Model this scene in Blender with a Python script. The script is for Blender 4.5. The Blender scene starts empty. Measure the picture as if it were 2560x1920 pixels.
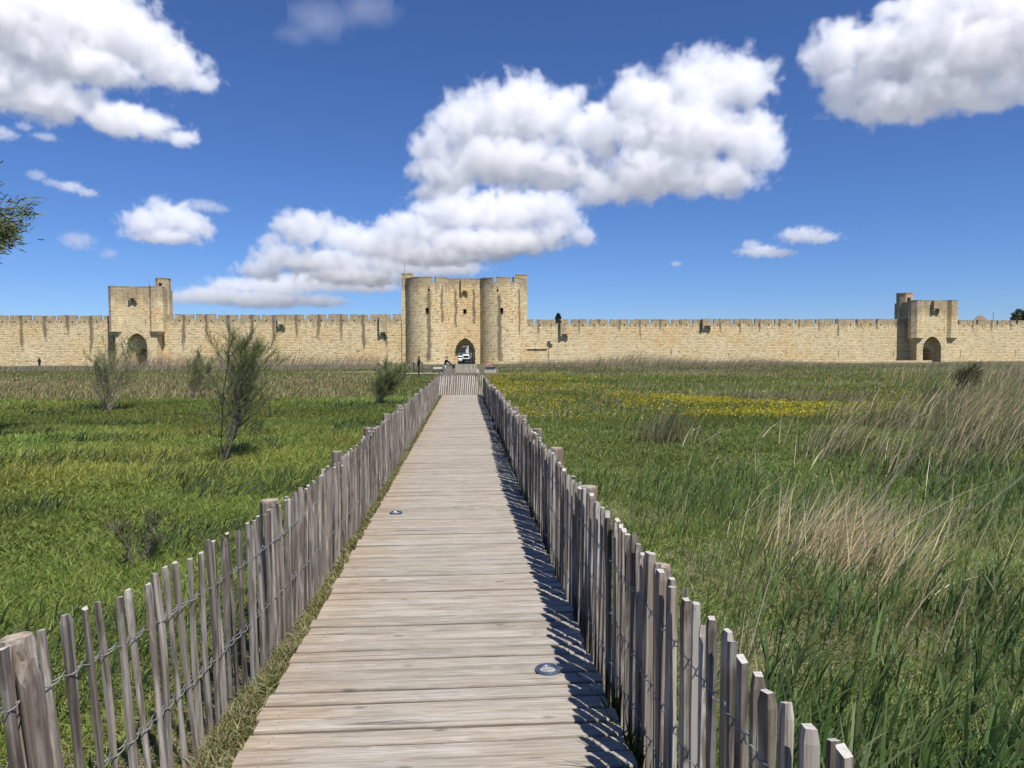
import bpy, math, random
import numpy as np
from mathutils import Vector, Matrix
sc = bpy.context.scene
C = sc.collection
rnd = random.Random(7)
rng = np.random.default_rng(11)
RAD = math.radians

# ------------------------------------------------------------------ camera
F, ZC = 1800.0, 1.85                      # focal length in photo pixels, eye height
YAW, PITCH, ROLL = RAD(-3.72), RAD(-2.26), RAD(-0.25)
cam = bpy.data.cameras.new('camera')
cam_ob = bpy.data.objects.new('camera', cam); C.objects.link(cam_ob)
cam.sensor_width = 36; cam.lens = 36 * F / 2560
cam.clip_start = 0.05; cam.clip_end = 60000
RM = Matrix.Rotation(YAW, 3, 'Z') @ Matrix.Rotation(math.pi / 2 + PITCH, 3, 'X') @ Matrix.Rotation(ROLL, 3, 'Z')
cam_ob.matrix_world = Matrix.Translation((0, 0, ZC)) @ RM.to_4x4()
sc.camera = cam_ob
# ------------------------------------------------------------------ sky and sun
SUN_EL = 57.0
SUN = Vector((0.515 * math.cos(RAD(SUN_EL)), -0.857 * math.cos(RAD(SUN_EL)), math.sin(RAD(SUN_EL)))).normalized()
world = bpy.data.worlds.new('World'); sc.world = world; world.use_nodes = True
wn = world.node_tree
sky = wn.nodes.new('ShaderNodeTexSky'); sky.sky_type = 'NISHITA'; sky.sun_disc = False
sky.sun_elevation = RAD(SUN_EL); sky.sun_rotation = math.atan2(SUN.x, SUN.y)
sky.air_density = 0.9; sky.dust_density = 0.0; sky.ozone_density = 10.0; sky.altitude = 0
tint = wn.nodes.new('ShaderNodeMix'); tint.data_type = 'RGBA'; tint.blend_type = 'MULTIPLY'
tint.inputs[0].default_value = 1.0; tint.inputs[7].default_value = (0.76, 0.85, 1.06, 1)
wn.links.new(sky.outputs[0], tint.inputs[6])
wn.links.new(tint.outputs[2], wn.nodes['Background'].inputs[0])
wn.nodes['Background'].inputs[1].default_value = 0.079
sun = bpy.data.lights.new('sun', 'SUN'); sun.energy = 4.6; sun.angle = RAD(0.53); sun.color = (1.0, 0.955, 0.88)
sun_ob = bpy.data.objects.new('sun', sun); C.objects.link(sun_ob)
sun_ob.rotation_euler = SUN.to_track_quat('Z', 'Y').to_euler()
sc.view_settings.view_transform = 'Standard'; sc.view_settings.look = 'None'
sc.view_settings.exposure = 0.45; sc.view_settings.gamma = 1.0
sc.cycles.use_denoising = True; sc.cycles.denoiser = 'OPENIMAGEDENOISE'; sc.cycles.denoising_prefilter = 'ACCURATE'; sc.cycles.use_adaptive_sampling = True; sc.cycles.adaptive_threshold = 0.02; sc.cycles.adaptive_min_samples = 24
sc.cycles.max_bounces = 10; sc.cycles.diffuse_bounces = 3; sc.cycles.glossy_bounces = 2
sc.cycles.transmission_bounces = 4; sc.cycles.transparent_max_bounces = 6
sc.cycles.volume_bounces = 8; sc.cycles.volume_step_rate = 2.2; sc.cycles.volume_max_steps = 200

# ------------------------------------------------------------------ geometry helpers
def ray(px, py): return RM @ Vector(((px - 1280) / F, -(py - 960) / F, -1.0))
def at(px, py, Y):
    """point where the sight line through a photo pixel meets the upright plane y = Y"""
    d = ray(px, py); k = Y / d.y
    return Vector((d.x * k, Y, ZC + d.z * k))
def X(px, Y): return at(px, 890, Y).x
def Z(px, py, Y): return at(px, py, Y).z
def gnd(px, py, z=0.0):
    d = ray(px, py); k = (z - ZC) / d.z
    return Vector((d.x * k, d.y * k, z))

def tag(o, label=None, cat=None, group=None, kind=None):
    if label: o['label'] = label
    if cat: o['category'] = cat
    if group: o['group'] = group
    if kind: o['kind'] = kind
    return o
def empty(name, loc=(0, 0, 0), rz=0.0, parent=None):
    o = bpy.data.objects.new(name, None); C.objects.link(o); o.location = loc; o.rotation_euler = (0, 0, rz)
    o.empty_display_size = 0.2
    if parent: o.parent = parent
    return o
def link(name, me, parent=None, mat=None):
    o = bpy.data.objects.new(name, me); C.objects.link(o)
    if mat is not None and not me.materials: me.materials.append(mat)
    if parent: o.parent = parent
    return o

class MB:
    """collects faces; build() makes one mesh object with UVs in metres"""
    def __init__(s): s.v = []; s.f = []; s.uv = []; s.m = []
    def face(s, pts, uv=None, m=0):
        n = len(s.v); s.v += [tuple(p) for p in pts]; s.f.append(tuple(range(n, n + len(pts)))); s.uv.append(uv); s.m.append(m); return s
    def box(s, x0, x1, y0, y1, z0, z1, m=0, skip=''):
        P = lambda a, b, c: ((x0, x1)[a], (y0, y1)[b], (z0, z1)[c])
        for k, q in (('f', ((0,0,0),(1,0,0),(1,0,1),(0,0,1))), ('b', ((1,1,0),(0,1,0),(0,1,1),(1,1,1))),
                     ('l', ((0,1,0),(0,0,0),(0,0,1),(0,1,1))), ('r', ((1,0,0),(1,1,0),(1,1,1),(1,0,1))),
                     ('t', ((0,0,1),(1,0,1),(1,1,1),(0,1,1))), ('u', ((0,1,0),(1,1,0),(1,0,0),(0,0,0)))):
            if k not in skip: s.face([P(*c) for c in q], m=m)
        return s
    def loft(s, rings, cap0=True, cap1=True, m=0, smooth=False):
        for a, b in zip(rings, rings[1:]):
            n = len(a)
            for i in range(n):
                j = (i + 1) % n
                s.face([a[i], a[j], b[j], b[i]], m=m)
        if cap0: s.face(list(rings[0])[::-1], m=m)
        if cap1: s.face(list(rings[-1]), m=m)
        return s
    def cyl(s, c, r, z0, z1, n=12, r1=None, m=0, ph=0.0):
        r1 = r if r1 is None else r1
        ring = lambda rr, z: [(c[0] + rr * math.cos(ph + 2 * math.pi * i / n), c[1] + rr * math.sin(ph + 2 * math.pi * i / n), z) for i in range(n)]
        return s.loft([ring(r, z0), ring(r1, z1)], m=m)
    def tube(s, pts, rad, n=6, m=0):
        rings = []
        pts = [Vector(p) for p in pts]
        for i, p in enumerate(pts):
            t = (pts[min(i + 1, len(pts) - 1)] - pts[max(i - 1, 0)]).normalized()
            a = t.cross(Vector((0.13, 0.31, 1)) if abs(t.z) < 0.95 else Vector((1, 0, 0.1))).normalized(); b = t.cross(a)
            r = rad[i] if isinstance(rad, (list, tuple)) else rad
            rings.append([p + (a * math.cos(2 * math.pi * k / n) + b * math.sin(2 * math.pi * k / n)) * r for k in range(n)])
        return s.loft(rings, m=m)
    def prism(s, poly, y0, y1, m=0):
        """polygon in x,z extruded along y"""
        return s.loft([[(x, y0, z) for x, z in poly], [(x, y1, z) for x, z in poly]], m=m)
    def mesh(s, name, mats, smooth=False, weld=False):
        me = bpy.data.meshes.new(name); me.from_pydata(s.v, [], s.f)
        for k in (mats if isinstance(mats, (list, tuple)) else [mats]): me.materials.append(k)
        me.polygons.foreach_set('material_index', s.m)
        uvl = me.uv_layers.new(name='UVMap'); d = []
        for p, uv in zip(me.polygons, s.uv):
            if uv is not None:
                for q in uv: d += list(q)
            else:
                n = p.normal
                for vi in p.vertices:
                    v = me.vertices[vi].co
                    if abs(n.z) > 0.8: d += [v.x, v.y]
                    elif abs(n.x) > abs(n.y) * 1.2: d += [v.y + 37.3, v.z]
                    else: d += [v.x, v.z]
        uvl.data.foreach_set('uv', d)
        if weld:
            import bmesh
            bm = bmesh.new(); bm.from_mesh(me); bmesh.ops.remove_doubles(bm, verts=bm.verts, dist=1e-4); bmesh.ops.recalc_face_normals(bm, faces=bm.faces); bm.to_mesh(me); bm.free()
        if smooth: me.polygons.foreach_set('use_smooth', [True] * len(me.polygons))
        me.update(); return me
    def build(s, name, mats, parent=None, loc=None, rz=0.0, smooth=False, weld=False):
        o = link(name, s.mesh(name, mats, smooth, weld), parent)
        if loc is not None: o.location = loc
        o.rotation_euler = (0, 0, rz); return o

def np_mesh(name, verts, faces_list, mat, cols=None, smooth=False):
    """verts (n,3); faces_list: list of int arrays (k,3) or (k,4); cols (n,3)"""
    me = bpy.data.meshes.new(name)
    me.vertices.add(len(verts)); me.vertices.foreach_set('co', np.asarray(verts, dtype=np.float32).ravel())
    loops = np.concatenate([f.ravel() for f in faces_list]).astype(np.int32)
    tot = np.concatenate([np.full(len(f), f.shape[1]) for f in faces_list]).astype(np.int32)
    st = np.concatenate([[0], np.cumsum(tot)[:-1]]).astype(np.int32)
    me.loops.add(len(loops)); me.loops.foreach_set('vertex_index', loops)
    me.polygons.add(len(tot)); me.polygons.foreach_set('loop_start', st); me.polygons.foreach_set('loop_total', tot)
    if smooth: me.polygons.foreach_set('use_smooth', np.ones(len(tot), dtype=bool))
    me.update(calc_edges=True)
    if cols is not None:
        a = me.attributes.new('Col', 'FLOAT_COLOR', 'POINT')
        c4 = np.ones((len(verts), 4), dtype=np.float32); c4[:, :3] = cols; a.data.foreach_set('color', c4.ravel())
    me.materials.append(mat); return me

# ------------------------------------------------------------------ material helpers
class NT:
    def __init__(s, name):
        s.mat = bpy.data.materials.new(name); s.mat.use_nodes = True; s.t = s.mat.node_tree
        s.b = s.t.nodes['Principled BSDF']; s.b.inputs['Specular IOR Level'].default_value = 0.25
    def n(s, kind, **kw):
        q = s.t.nodes.new('ShaderNode' + kind)
        for k, v in kw.items(): setattr(q, k, v)
        return q
    def l(s, a, b): s.t.links.new(a, b)
    def put(s, sock, v):
        if isinstance(v, (int, float)): sock.default_value = v
        elif isinstance(v, (tuple, list)): sock.default_value = tuple(v) + (1,) * (len(sock.default_value) - len(v)) if len(v) < len(sock.default_value) else v
        else: s.l(v, sock)
    def math(s, op, a, b=None, c=None, clamp=False):
        q = s.n('Math', operation=op, use_clamp=clamp)
        for i, v in enumerate((a, b, c)):
            if v is not None: s.put(q.inputs[i], v)
        return q.outputs[0]
    def mix(s, f, a, b, mode='MIX'):
        q = s.n('Mix', data_type='RGBA', blend_type=mode)
        s.put(q.inputs[0], f); s.put(q.inputs[6], a); s.put(q.inputs[7], b); return q.outputs[2]
    def ramp(s, f, stops, interp='LINEAR'):
        q = s.n('ValToRGB'); q.color_ramp.interpolation = interp
        e = q.color_ramp.elements
        while len(e) < len(stops): e.new(0.5)
        for el, (p, c) in zip(e, stops):
            el.position = p; el.color = (c, c, c, 1) if isinstance(c, (int, float)) else tuple(c) + (1,)
        s.put(q.inputs[0], f); return q.outputs[0]
    def coord(s, kind='Object'): return s.n('TexCoord').outputs[kind]
    def mapping(s, vec, scale=(1, 1, 1), loc=(0, 0, 0)):
        q = s.n('Mapping'); s.l(vec, q.inputs[0]); q.inputs['Scale'].default_value = scale; q.inputs['Location'].default_value = loc; return q.outputs[0]
    def noise(s, vec, scale=1.0, detail=4, rough=0.55, dist=0.0):
        q = s.n('TexNoise'); s.l(vec, q.inputs['Vector']); q.inputs['Scale'].default_value = scale
        q.inputs['Detail'].default_value = detail; q.inputs['Roughness'].default_value = rough; q.inputs['Distortion'].default_value = dist
        return q.outputs[0]
    def bump(s, h, strength=0.4, dist=0.02):
        q = s.n('Bump'); q.inputs['Strength'].default_value = strength; q.inputs['Distance'].default_value = dist
        s.put(q.inputs['Height'], h); s.l(q.outputs[0], s.b.inputs['Normal'])
    def out(s, col, rough=0.9):
        s.put(s.b.inputs['Base Color'], col); s.put(s.b.inputs['Roughness'], rough); return s.mat

def plain(name, col, rough=0.7, metal=0.0, var=0.15, scale=6.0):
    t = NT(name); v = t.noise(t.coord(), scale, 4)
    c = t.mix(1.0, col, t.ramp(v, ((0.25, 1 - var * 1.6), (0.75, 1.0 + 0 * var))), 'MULTIPLY')
    t.b.inputs['Metallic'].default_value = metal
    return t.out(c, rough)

def stone(name, ztop, streaks=(), period=None, warm=1.0, ero=1.0, top_h=2.6):
    """ashlar limestone: coursed blocks, eroded joints, ochre patches, grey crust under the parapet and rain streaks"""
    t = NT(name)
    uv = t.n('UVMap').outputs[0]
    wob = t.n('TexNoise'); t.l(uv, wob.inputs['Vector']); wob.inputs['Scale'].default_value = 0.6; wob.inputs['Detail'].default_value = 3
    vadd = t.n('VectorMath', operation='MULTIPLY_ADD'); t.l(wob.outputs[1], vadd.inputs[0]); vadd.inputs[1].default_value = (0.9, 0.30, 0); t.l(uv, vadd.inputs[2])
    br = t.n('TexBrick'); t.l(vadd.outputs[0], br.inputs['Vector'])
    br.inputs['Scale'].default_value = 1.0; br.inputs['Brick Width'].default_value = 0.74; br.inputs['Row Height'].default_value = 0.37
    br.inputs['Mortar Size'].default_value = 0.035; br.inputs['Mortar Smooth'].default_value = 0.3; br.inputs['Bias'].default_value = 0.1
    br.inputs['Color1'].default_value = (0.95, 0.83, 0.575, 1); br.inputs['Color2'].default_value = (0.78, 0.65, 0.415, 1); br.inputs['Mortar'].default_value = (0.30, 0.225, 0.13, 1)
    sx = t.n('SeparateXYZ'); t.l(uv, sx.inputs[0]); u, z = sx.outputs[0], sx.outputs[1]
    col = br.outputs[0]
    # big patches: pale, ochre, rosy
    n1 = t.noise(uv, 0.11, 5, 0.6)
    col = t.mix(t.ramp(n1, ((0.48, 0.0), (0.68, 0.75))), col, t.mix(1.0, col, (1.02, 0.87, 0.65), 'MULTIPLY'))
    n4 = t.noise(t.mapping(uv, loc=(71, 17, 0)), 0.22, 5, 0.65); col = t.mix(t.ramp(n4, ((0.60, 0.0), (0.72, 0.7))), col, t.mix(1.0, col, (0.86, 0.62, 0.42), 'MULTIPLY'))
    n2 = t.noise(t.mapping(uv, loc=(31, 7, 0)), 0.16, 5, 0.6)
    col = t.mix(t.ramp(n2, ((0.52, 0.0), (0.68, 0.8))), col, t.mix(0.45, col, (0.93, 0.82, 0.58)))
    n3 = t.noise(t.mapping(uv, (1, 2.6, 1), (3, 51, 0)), 0.9, 6, 0.7)
    col = t.mix(t.ramp(n3, ((0.53, 0.0), (0.66, 0.75 * ero))), col, t.mix(1.0, col, (0.52, 0.44, 0.34), 'MULTIPLY'))
    # eroded blocks and open joints: dark pits drawn out along the courses
    pit = t.noise(t.mapping(vadd.outputs[0], (1.0, 2.0, 1), (9, 4, 0)), 1.0, 4, 0.8)
    col = t.mix(t.ramp(pit, ((0.54, 0.0), (0.66, 0.9 * ero))), col, (0.10, 0.072, 0.04, 1))
    # grey weathering crust hanging from the top
    drip = t.noise(t.mapping(uv, (0.9, 0.10, 1)), 1.0, 6, 0.7)
    hgt = t.math('DIVIDE', t.math('SUBTRACT', ztop, z), top_h)
    cr = t.math('SUBTRACT', t.math('MULTIPLY', drip, 2.5), t.math('ADD', hgt, 0.30))
    crust = t.math('MULTIPLY', t.ramp(cr, ((0.0, 0.0), (0.45, 0.90))), t.ramp(t.noise(t.mapping(uv, loc=(5, 3, 0)), 0.9, 6, 0.75), ((0.36, 0.45), (0.62, 1.0))))
    col = t.mix(crust, col, t.mix(t.noise(uv, 2.2, 5, 0.7), (0.20, 0.17, 0.125, 1), (0.44, 0.375, 0.275, 1)))
    # long rain streaks below gutters
    fine = t.noise(t.mapping(uv, (2.5, 0.35, 1)), 1.0, 4, 0.7)
    acc = None
    u = t.math('ADD', u, t.math('MULTIPLY_ADD', t.noise(t.mapping(uv, (0.5, 0.35, 1), (2, 8, 0)), 1.0, 4, 0.65), 1.3, -0.65))
    def add(m):
        nonlocal acc
        acc = m if acc is None else t.math('MAXIMUM', acc, m)
    for (uc, w, za, zb) in streaks:
        g = t.math('SUBTRACT', 1.0, t.math('DIVIDE', t.math('ABSOLUTE', t.math('SUBTRACT', u, uc)), w), clamp=True)
        h = t.math('MULTIPLY', t.math('MULTIPLY', t.math('SUBTRACT', z, zb), 1.2, clamp=True), t.math('MULTIPLY', t.math('SUBTRACT', za, z), 0.8, clamp=True))
        add(t.math('MULTIPLY', g, h))
    if period:
        p0, per, w, drop = period
        d = t.math('PINGPONG', t.math('SUBTRACT', u, p0), per / 2)
        g = t.math('SUBTRACT', 1.0, t.math('DIVIDE', d, w), clamp=True)
        cell = t.noise(t.mapping(uv, (0.21, 0.0, 0)), 1.0, 2)
        fade = t.math('SUBTRACT', t.math('ADD', t.math('MULTIPLY', cell, 3.4), -0.45), t.math('DIVIDE', t.math('SUBTRACT', ztop, z), drop), clamp=True)
        add(t.math('MULTIPLY', g, t.math('MULTIPLY', fade, 2.2, clamp=True)))
    if acc is not None:
        sf = t.ramp(t.math('MULTIPLY', acc, t.math('MULTIPLY_ADD', fine, 2.2, -0.35)), ((0.10, 0.0), (0.50, 0.88)))
        col = t.mix(sf, col, (0.20, 0.165, 0.12, 1))
    gr = t.noise(uv, 7.0, 4, 0.7)
    col = t.mix(0.5, col, t.ramp(gr, ((0.25, 0.74), (0.75, 1.2))), 'MULTIPLY')
    col = t.mix(1.0, col, (0.845, 0.815, 0.745), 'MULTIPLY')
    if warm != 1.0: col = t.mix(1.0, col, (1.0, 0.5 + 0.5 / warm, 1.0 / warm), 'MULTIPLY')
    h = t.math('ADD', t.math('MULTIPLY', br.outputs['Fac'], -1.0), t.math('MULTIPLY', pit, -0.8))
    t.bump(h, 0.55, 0.06)
    return t.out(col, 0.95)

# ------------------------------------------------------------------ wall sheet with real openings
def arch_z(du, hw, spring, rise):
    c = (rise * rise - hw * hw) / (2 * hw); R = hw + c
    return spring + math.sqrt(max(0.0, R * R - (abs(du) + c) ** 2))
def facade(mb, fn, u0, u1, z0, z1, holes=(), arch=None, du=1e9, dz=1e9):
    """fn(u, z, depth) -> point. holes: (ua, ub, za, zb, depth). arch: (uc, half_width, spring, rise, depth)"""
    us = {u0, u1}; zs = {z0, z1}
    for a, b, c, d, _ in holes: us |= {a, b}; zs |= {c, d}
    if arch:
        uc, hw, sp, rise, dep = arch
        ac = [uc + hw * math.sin(math.pi / 2 * i / 8) for i in range(-8, 9)]
        us |= set(ac); zs |= {sp}
    k = max(1, int((u1 - u0) / du)); us |= {u0 + (u1 - u0) * i / k for i in range(k + 1)}
    k = max(1, int((z1 - z0) / dz)); zs |= {z0 + (z1 - z0) * i / k for i in range(k + 1)}
    us = sorted(us); zs = sorted(zs)
    q = lambda a, b, c, d: mb.face([fn(*a), fn(*b), fn(*c), fn(*d)], [(p[0], p[1]) for p in (a, b, c, d)])
    for a, b in zip(us, us[1:]):
        if b - a < 1e-6: continue
        m = (a + b) / 2
        ina = arch and abs(m - uc) < hw
        if ina: la, lb = arch_z(a - uc, hw, sp, rise), arch_z(b - uc, hw, sp, rise)
        for c, d in zip(zs, zs[1:]):
            if d - c < 1e-6: continue
            w = (c + d) / 2
            if any(h[0] < m < h[1] and h[2] < w < h[3] for h in holes): continue
            if ina:
                ca, cb = min(max(c, la), d), min(max(c, lb), d)
                if ca >= d - 1e-6 and cb >= d - 1e-6: continue
                q((a, ca, 0), (b, cb, 0), (b, d, 0), (a, d, 0))
            else: q((a, c, 0), (b, c, 0), (b, d, 0), (a, d, 0))
        if ina: q((a, la, 0), (a, la, dep), (b, lb, dep), (b, lb, 0))
    if arch:
        for s in (-1, 1):
            e = uc + s * hw
            mb.face([fn(e, z0, 0), fn(e, z0, dep), fn(e, sp, dep), fn(e, sp, 0)], [(e, z0), (e + dep, z0), (e + dep, sp), (e, sp)])
    for a, b, c, d, dep in holes:
        for p, r in (((a, c), (b, c)), ((b, c), (b, d)), ((b, d), (a, d)), ((a, d), (a, c))):
            mb.face([fn(*p, 0), fn(*p, dep), fn(*r, dep), fn(*r, 0)])
        mb.face([fn(a, c, dep), fn(b, c, dep), fn(b, d, dep), fn(a, d, dep)])
    return mb

# ================================================================== GROUND
t = NT('meadow_soil')
oc = t.coord()
n1 = t.noise(oc, 0.35, 6, 0.6); n2 = t.noise(oc, 6.0, 5, 0.7); n3 = t.noise(oc, 0.05, 4, 0.6)
c = t.mix(t.ramp(n1, ((0.35, 0), (0.65, 1))), (0.075, 0.095, 0.030, 1), (0.13, 0.12, 0.055, 1))
c = t.mix(t.ramp(n3, ((0.40, 0), (0.62, 0.7))), c, (0.15, 0.13, 0.065, 1))
c = t.mix(1.0, c, t.ramp(n2, ((0.3, 0.45), (0.7, 1.25))), 'MULTIPLY')
vl = t.n('VectorMath', operation='LENGTH'); t.l(oc, vl.inputs[0])
c = t.mix(t.math('MULTIPLY', t.math('SUBTRACT', vl.outputs['Value'], 350.0), .004, clamp=True), c, (0.34, 0.34, 0.34, 1))   # unseen far ground, lightened like salt flats to bounce light onto cloud bases
t.bump(n2, 0.6, 0.04); M_SOIL = t.out(c, 1.0)
def ground_z(x, y):
    return 0.05 * np.sin(x * 0.31 + 1.3) * np.cos(y * 0.23) + 0.03 * np.sin(x * 1.1 + y * 0.7)
gx = np.unique(np.concatenate([np.linspace(-30, 30, 121), np.linspace(-160, 160, 81), [-4000, -2000, -800, -400, 400, 800, 2000, 4000]]))
gy = np.unique(np.concatenate([np.linspace(-6, 40, 93), np.linspace(40, 175, 91), [-4000, -1000, -300, -60, 250, 500, 1000, 2500, 6000]]))
GX, GY = np.meshgrid(gx, gy); GZ = ground_z(GX, GY) * (np.abs(GX) < 150) * (GY < 150) * (GY > -20)
GZ = np.where((np.abs(GX) < 1.6) & (GY < 66), np.minimum(GZ, 0.02), GZ)
vi = np.arange(GX.size).reshape(GX.shape)
me = np_mesh('ground', np.stack([GX.ravel(), GY.ravel(), GZ.ravel()], 1), [np.stack([vi[:-1, :-1].ravel(), vi[:-1, 1:].ravel(), vi[1:, 1:].ravel(), vi[1:, :-1].ravel()], 1)], M_SOIL, smooth=True)
tag(link('ground', me), 'flat marsh meadow ground running from the boardwalk to the ramparts', 'ground', kind='structure')
M_SAND = plain('pale_sand', (0.62, 0.55, 0.42), 1.0, var=0.25, scale=2.0)
def sand_patch(name, cx, cy, rx, ry, z, label, seed):
    r = random.Random(seed); m = MB(); ring = []
    for i in range(40):
        a = 2 * math.pi * i / 40; k = 1 + 0.25 * math.sin(3 * a + seed) + r.uniform(-.1, .1)
        ring.append((cx + rx * k * math.cos(a), cy + ry * k * math.sin(a), z))
    m.face(ring); tag(m.build(name, M_SAND), label, 'path', kind='structure')

# ================================================================== RAMPARTS
YW = 165.0
ZT_FL, ZT_L, ZT_R, ZT_FR = Z(100, 789.5, YW), Z(560, 787, YW), Z(1800, 798.5, YW), Z(2470, 801, YW)
M_STONE_L = stone('rampart_stone_west', ZT_L, period=(X(517, YW), 4.95, 0.60, 5.5), ero=1.0)
M_STONE_R = stone('rampart_stone_east', ZT_R, period=(X(1600, YW), 4.74, 0.35, 2.6), ero=0.8, top_h=2.0)
M_IRON = plain('dark_iron', (0.022, 0.024, 0.026), 0.55, 0.3)
M_GALV = plain('galvanised_rail', (0.25, 0.29, 0.34), 0.45, 0.6)
M_WOOD_DARK = plain('old_dark_wood', (0.05, 0.032, 0.024), 0.8)

def machicolation(mb, xc, w, zt, zb, y, dep=0.9, slab=True):
    """box on corbels hung on the wall face: slab front, cheeks, and an open murder hole between two stepped corbels"""
    h = zt - zb; zo = zb + 0.30 * h if h > 2.2 else zb + 0.42 * h
    mb.box(xc - w / 2, xc + w / 2, y - dep, y - dep + 0.22, zo, zt)
    mb.box(xc - w / 2, xc - w / 2 + 0.2, y - dep + 0.222, y + 0.05, zo - 0.02, zt - 0.02)
    mb.box(xc + w / 2 - 0.2, xc + w / 2, y - dep + 0.222, y + 0.05, zo - 0.02, zt - 0.02)
    for s in (-1, 1):
        cx = xc + s * (w / 2 - 0.17)
        mb.box(cx - 0.17, cx + 0.17, y - dep + 0.06, y + 0.04, zo - 0.42, zo - 0.022)
        mb.box(cx - 0.165, cx + 0.165, y - dep * 0.6, y + 0.04, zo - 0.80, zo - 0.424)
        mb.box(cx - 0.16, cx + 0.16, y - dep * 0.3, y + 0.04, zo - 1.12, zo - 0.804)
    return mb

def curtain(label, xa, xb, ztop, gaps, mat, slits=(), boxes=(), seed=0, gap_w=0.56):
    r = random.Random(seed)
    root = empty('rampart_wall', ((xa + xb) / 2, YW, 0)); tag(root, label, 'wall', 'rampart wall sections')
    ox, oy = (xa + xb) / 2, YW
    zs = ztop - 0.98
    fn = lambda u, z, d: (u - ox, YW + d - oy, z)
    holes = [(x - 0.07, x + 0.07, za, zb, 0.9) for x, za, zb in slits]
    edges = [xa] + [e for g in gaps for e in (g - gap_w / 2, g + gap_w / 2)] + [xb]
    for g in gaps:
        for s in (-1, 1):
            x = g + s * 1.25
            if xa + 0.5 < x < xb - 0.5 and not any(abs(x - b[0]) < 1.4 for b in boxes):
                j = r.uniform(-.06, .06)
                if r.random() < 0.9: holes.append((x - 0.13 + j, x + 0.13 + j, zs - 0.55, zs - 0.12, 0.9))
    m = MB(); facade(m, fn, xa, xb, -0.6, zs, holes, du=12)
    m.box(xa - ox, xb - ox, 0.002, 2.6, -0.6, zs - 1.1, skip='f'); m.box(xa - ox, xb - ox, 0.95, 1.0, zs - 1.1, zs, skip='')
    m.face([(xa - ox, 0, zs), (xb - ox, 0, zs), (xb - ox, 0.95, zs), (xa - ox, 0.95, zs)])
    m.build('wall', mat, root)
    for a, b in zip(edges[0::2], edges[1::2]):
        if b - a < 0.4: continue
        mm = MB(); w = b - a; dzj = r.uniform(-0.07, 0.05); hz = 0.98 + dzj
        f2 = lambda u, z, d: (u, d, z)
        mid = r.uniform(-.1, .1)
        big = w > 2.5
        hh = [(mid - 0.05, mid + 0.05, 0.05, hz - 0.25, 0.5)] if big else []
        facade(mm, f2, -w / 2, w / 2, 0.0, hz, hh)
        # crown with uneven blocks, a few lost
        cuts = [-w / 2]; 
        while cuts[-1] < w / 2 - 0.9: cuts.append(cuts[-1] + r.uniform(0.5, 0.95))
        cuts.append(w / 2)
        mm.box(-w / 2, w / 2, 0.001, 0.6, 0.003, hz - 0.003, skip='fu')
        for q, p in zip(cuts, cuts[1:]):
            if r.random() < 0.8: mm.box(q + 0.01, p - 0.01, -0.02 + r.uniform(-.02, .02), 0.62, hz - 0.002, hz + r.uniform(0.02, 0.13), skip='u')
        # uv offset so that block courses run on from the wall below
        for i, fuv in enumerate(mm.uv):
            if fuv is not None: mm.uv[i] = [(p[0] + (a + b) / 2, p[1] + zs) for p in fuv]
            else: mm.uv[i] = [(mm.v[v][0] + (a + b) / 2 + mm.v[v][1], mm.v[v][2] + zs) for v in mm.f[i]]
        mm.build('merlon', mat, root, loc=((a + b) / 2 - ox, 0, zs))
    for (x, w, zt, zb, mt) in boxes:
        machicolation(MB(), x - ox, w, zt, zb, 0.0).build('machicolation', mt or mat, root)
    rail = MB(); rail.box(xa - ox, xb - ox, 2.3, 2.34, zs + 0.40, zs + 0.45); rail.build('handrail', M_GALV, root)
    return root
G = lambda *px: [X(p, YW) for p in px]
SL = lambda *a: [(X(p, YW), Z(p, y1, YW), Z(p, y0, YW)) for p, y0, y1 in a]
M_BOX = stone('bretech_stone', 12.0, ero=0.6, top_h=6.0)
XTL = (X(295, 163), X(398, 163)); XTR = (X(2284.8, 163), X(2373, 163))
curtain('weathered limestone rampart wall at the far left edge, left of the small gate tower', X(-330, YW), XTL[0] + 0.2, ZT_FL,
        G(-268, -210, -150, -92, -34, 24, 82, 141.5, 198, 258), M_STONE_L, SL((31, 865, 882), (151, 865, 884), (287, 868, 884)), seed=1)
curtain('streaked limestone rampart wall between the left gate tower and the twin-towered gatehouse', XTL[1] - 0.2, X(1004, YW), ZT_L,
        G(437, 489, 544, 599, 653.4, 763.7, 819, 873, 923.5, 979.7), M_STONE_L, SL((425, 867, 883), (749, 872, 887), (968, 878, 888)),
        [(X(706.5, YW), 1.6, ZT_L + 0.05, Z(706, 822, YW), None), (X(959, YW), 1.65, ZT_L + 0.08, Z(959, 850, YW), M_BOX)], seed=2)
curtain('limestone rampart wall between the gatehouse and the right gate tower, behind the reeds', X(1316, YW), XTR[0] + 0.2, ZT_R,
        G(1337, 1392, 1424.6, 1470.5, 1522, 1574, 1626, 1677, 1729, 1781, 1832, 1884, 1934, 1986, 2036, 2087, 2137.7, 2188), M_STONE_R,
        SL((1678, 872, 890), (1822, 882, 890), (1965, 873, 892), (2096, 874, 893), (2233, 875, 893)),
        [(X(1410, YW), 1.8, ZT_R + 0.05, Z(1410, 851, YW), M_BOX), (X(1764.5, YW), 2.1, ZT_R + 0.15, Z(1764, 822, YW), None)], seed=3)
curtain('short limestone rampart wall at the right edge, right of the small gate tower', XTR[1] - 0.2, X(2900, YW), ZT_FR,
        G(2394, 2441, 2491, 2541, 2591, 2641, 2692, 2742, 2792, 2842), M_STONE_R, SL((2401, 874, 892), (2538, 875, 893)), seed=4)
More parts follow.
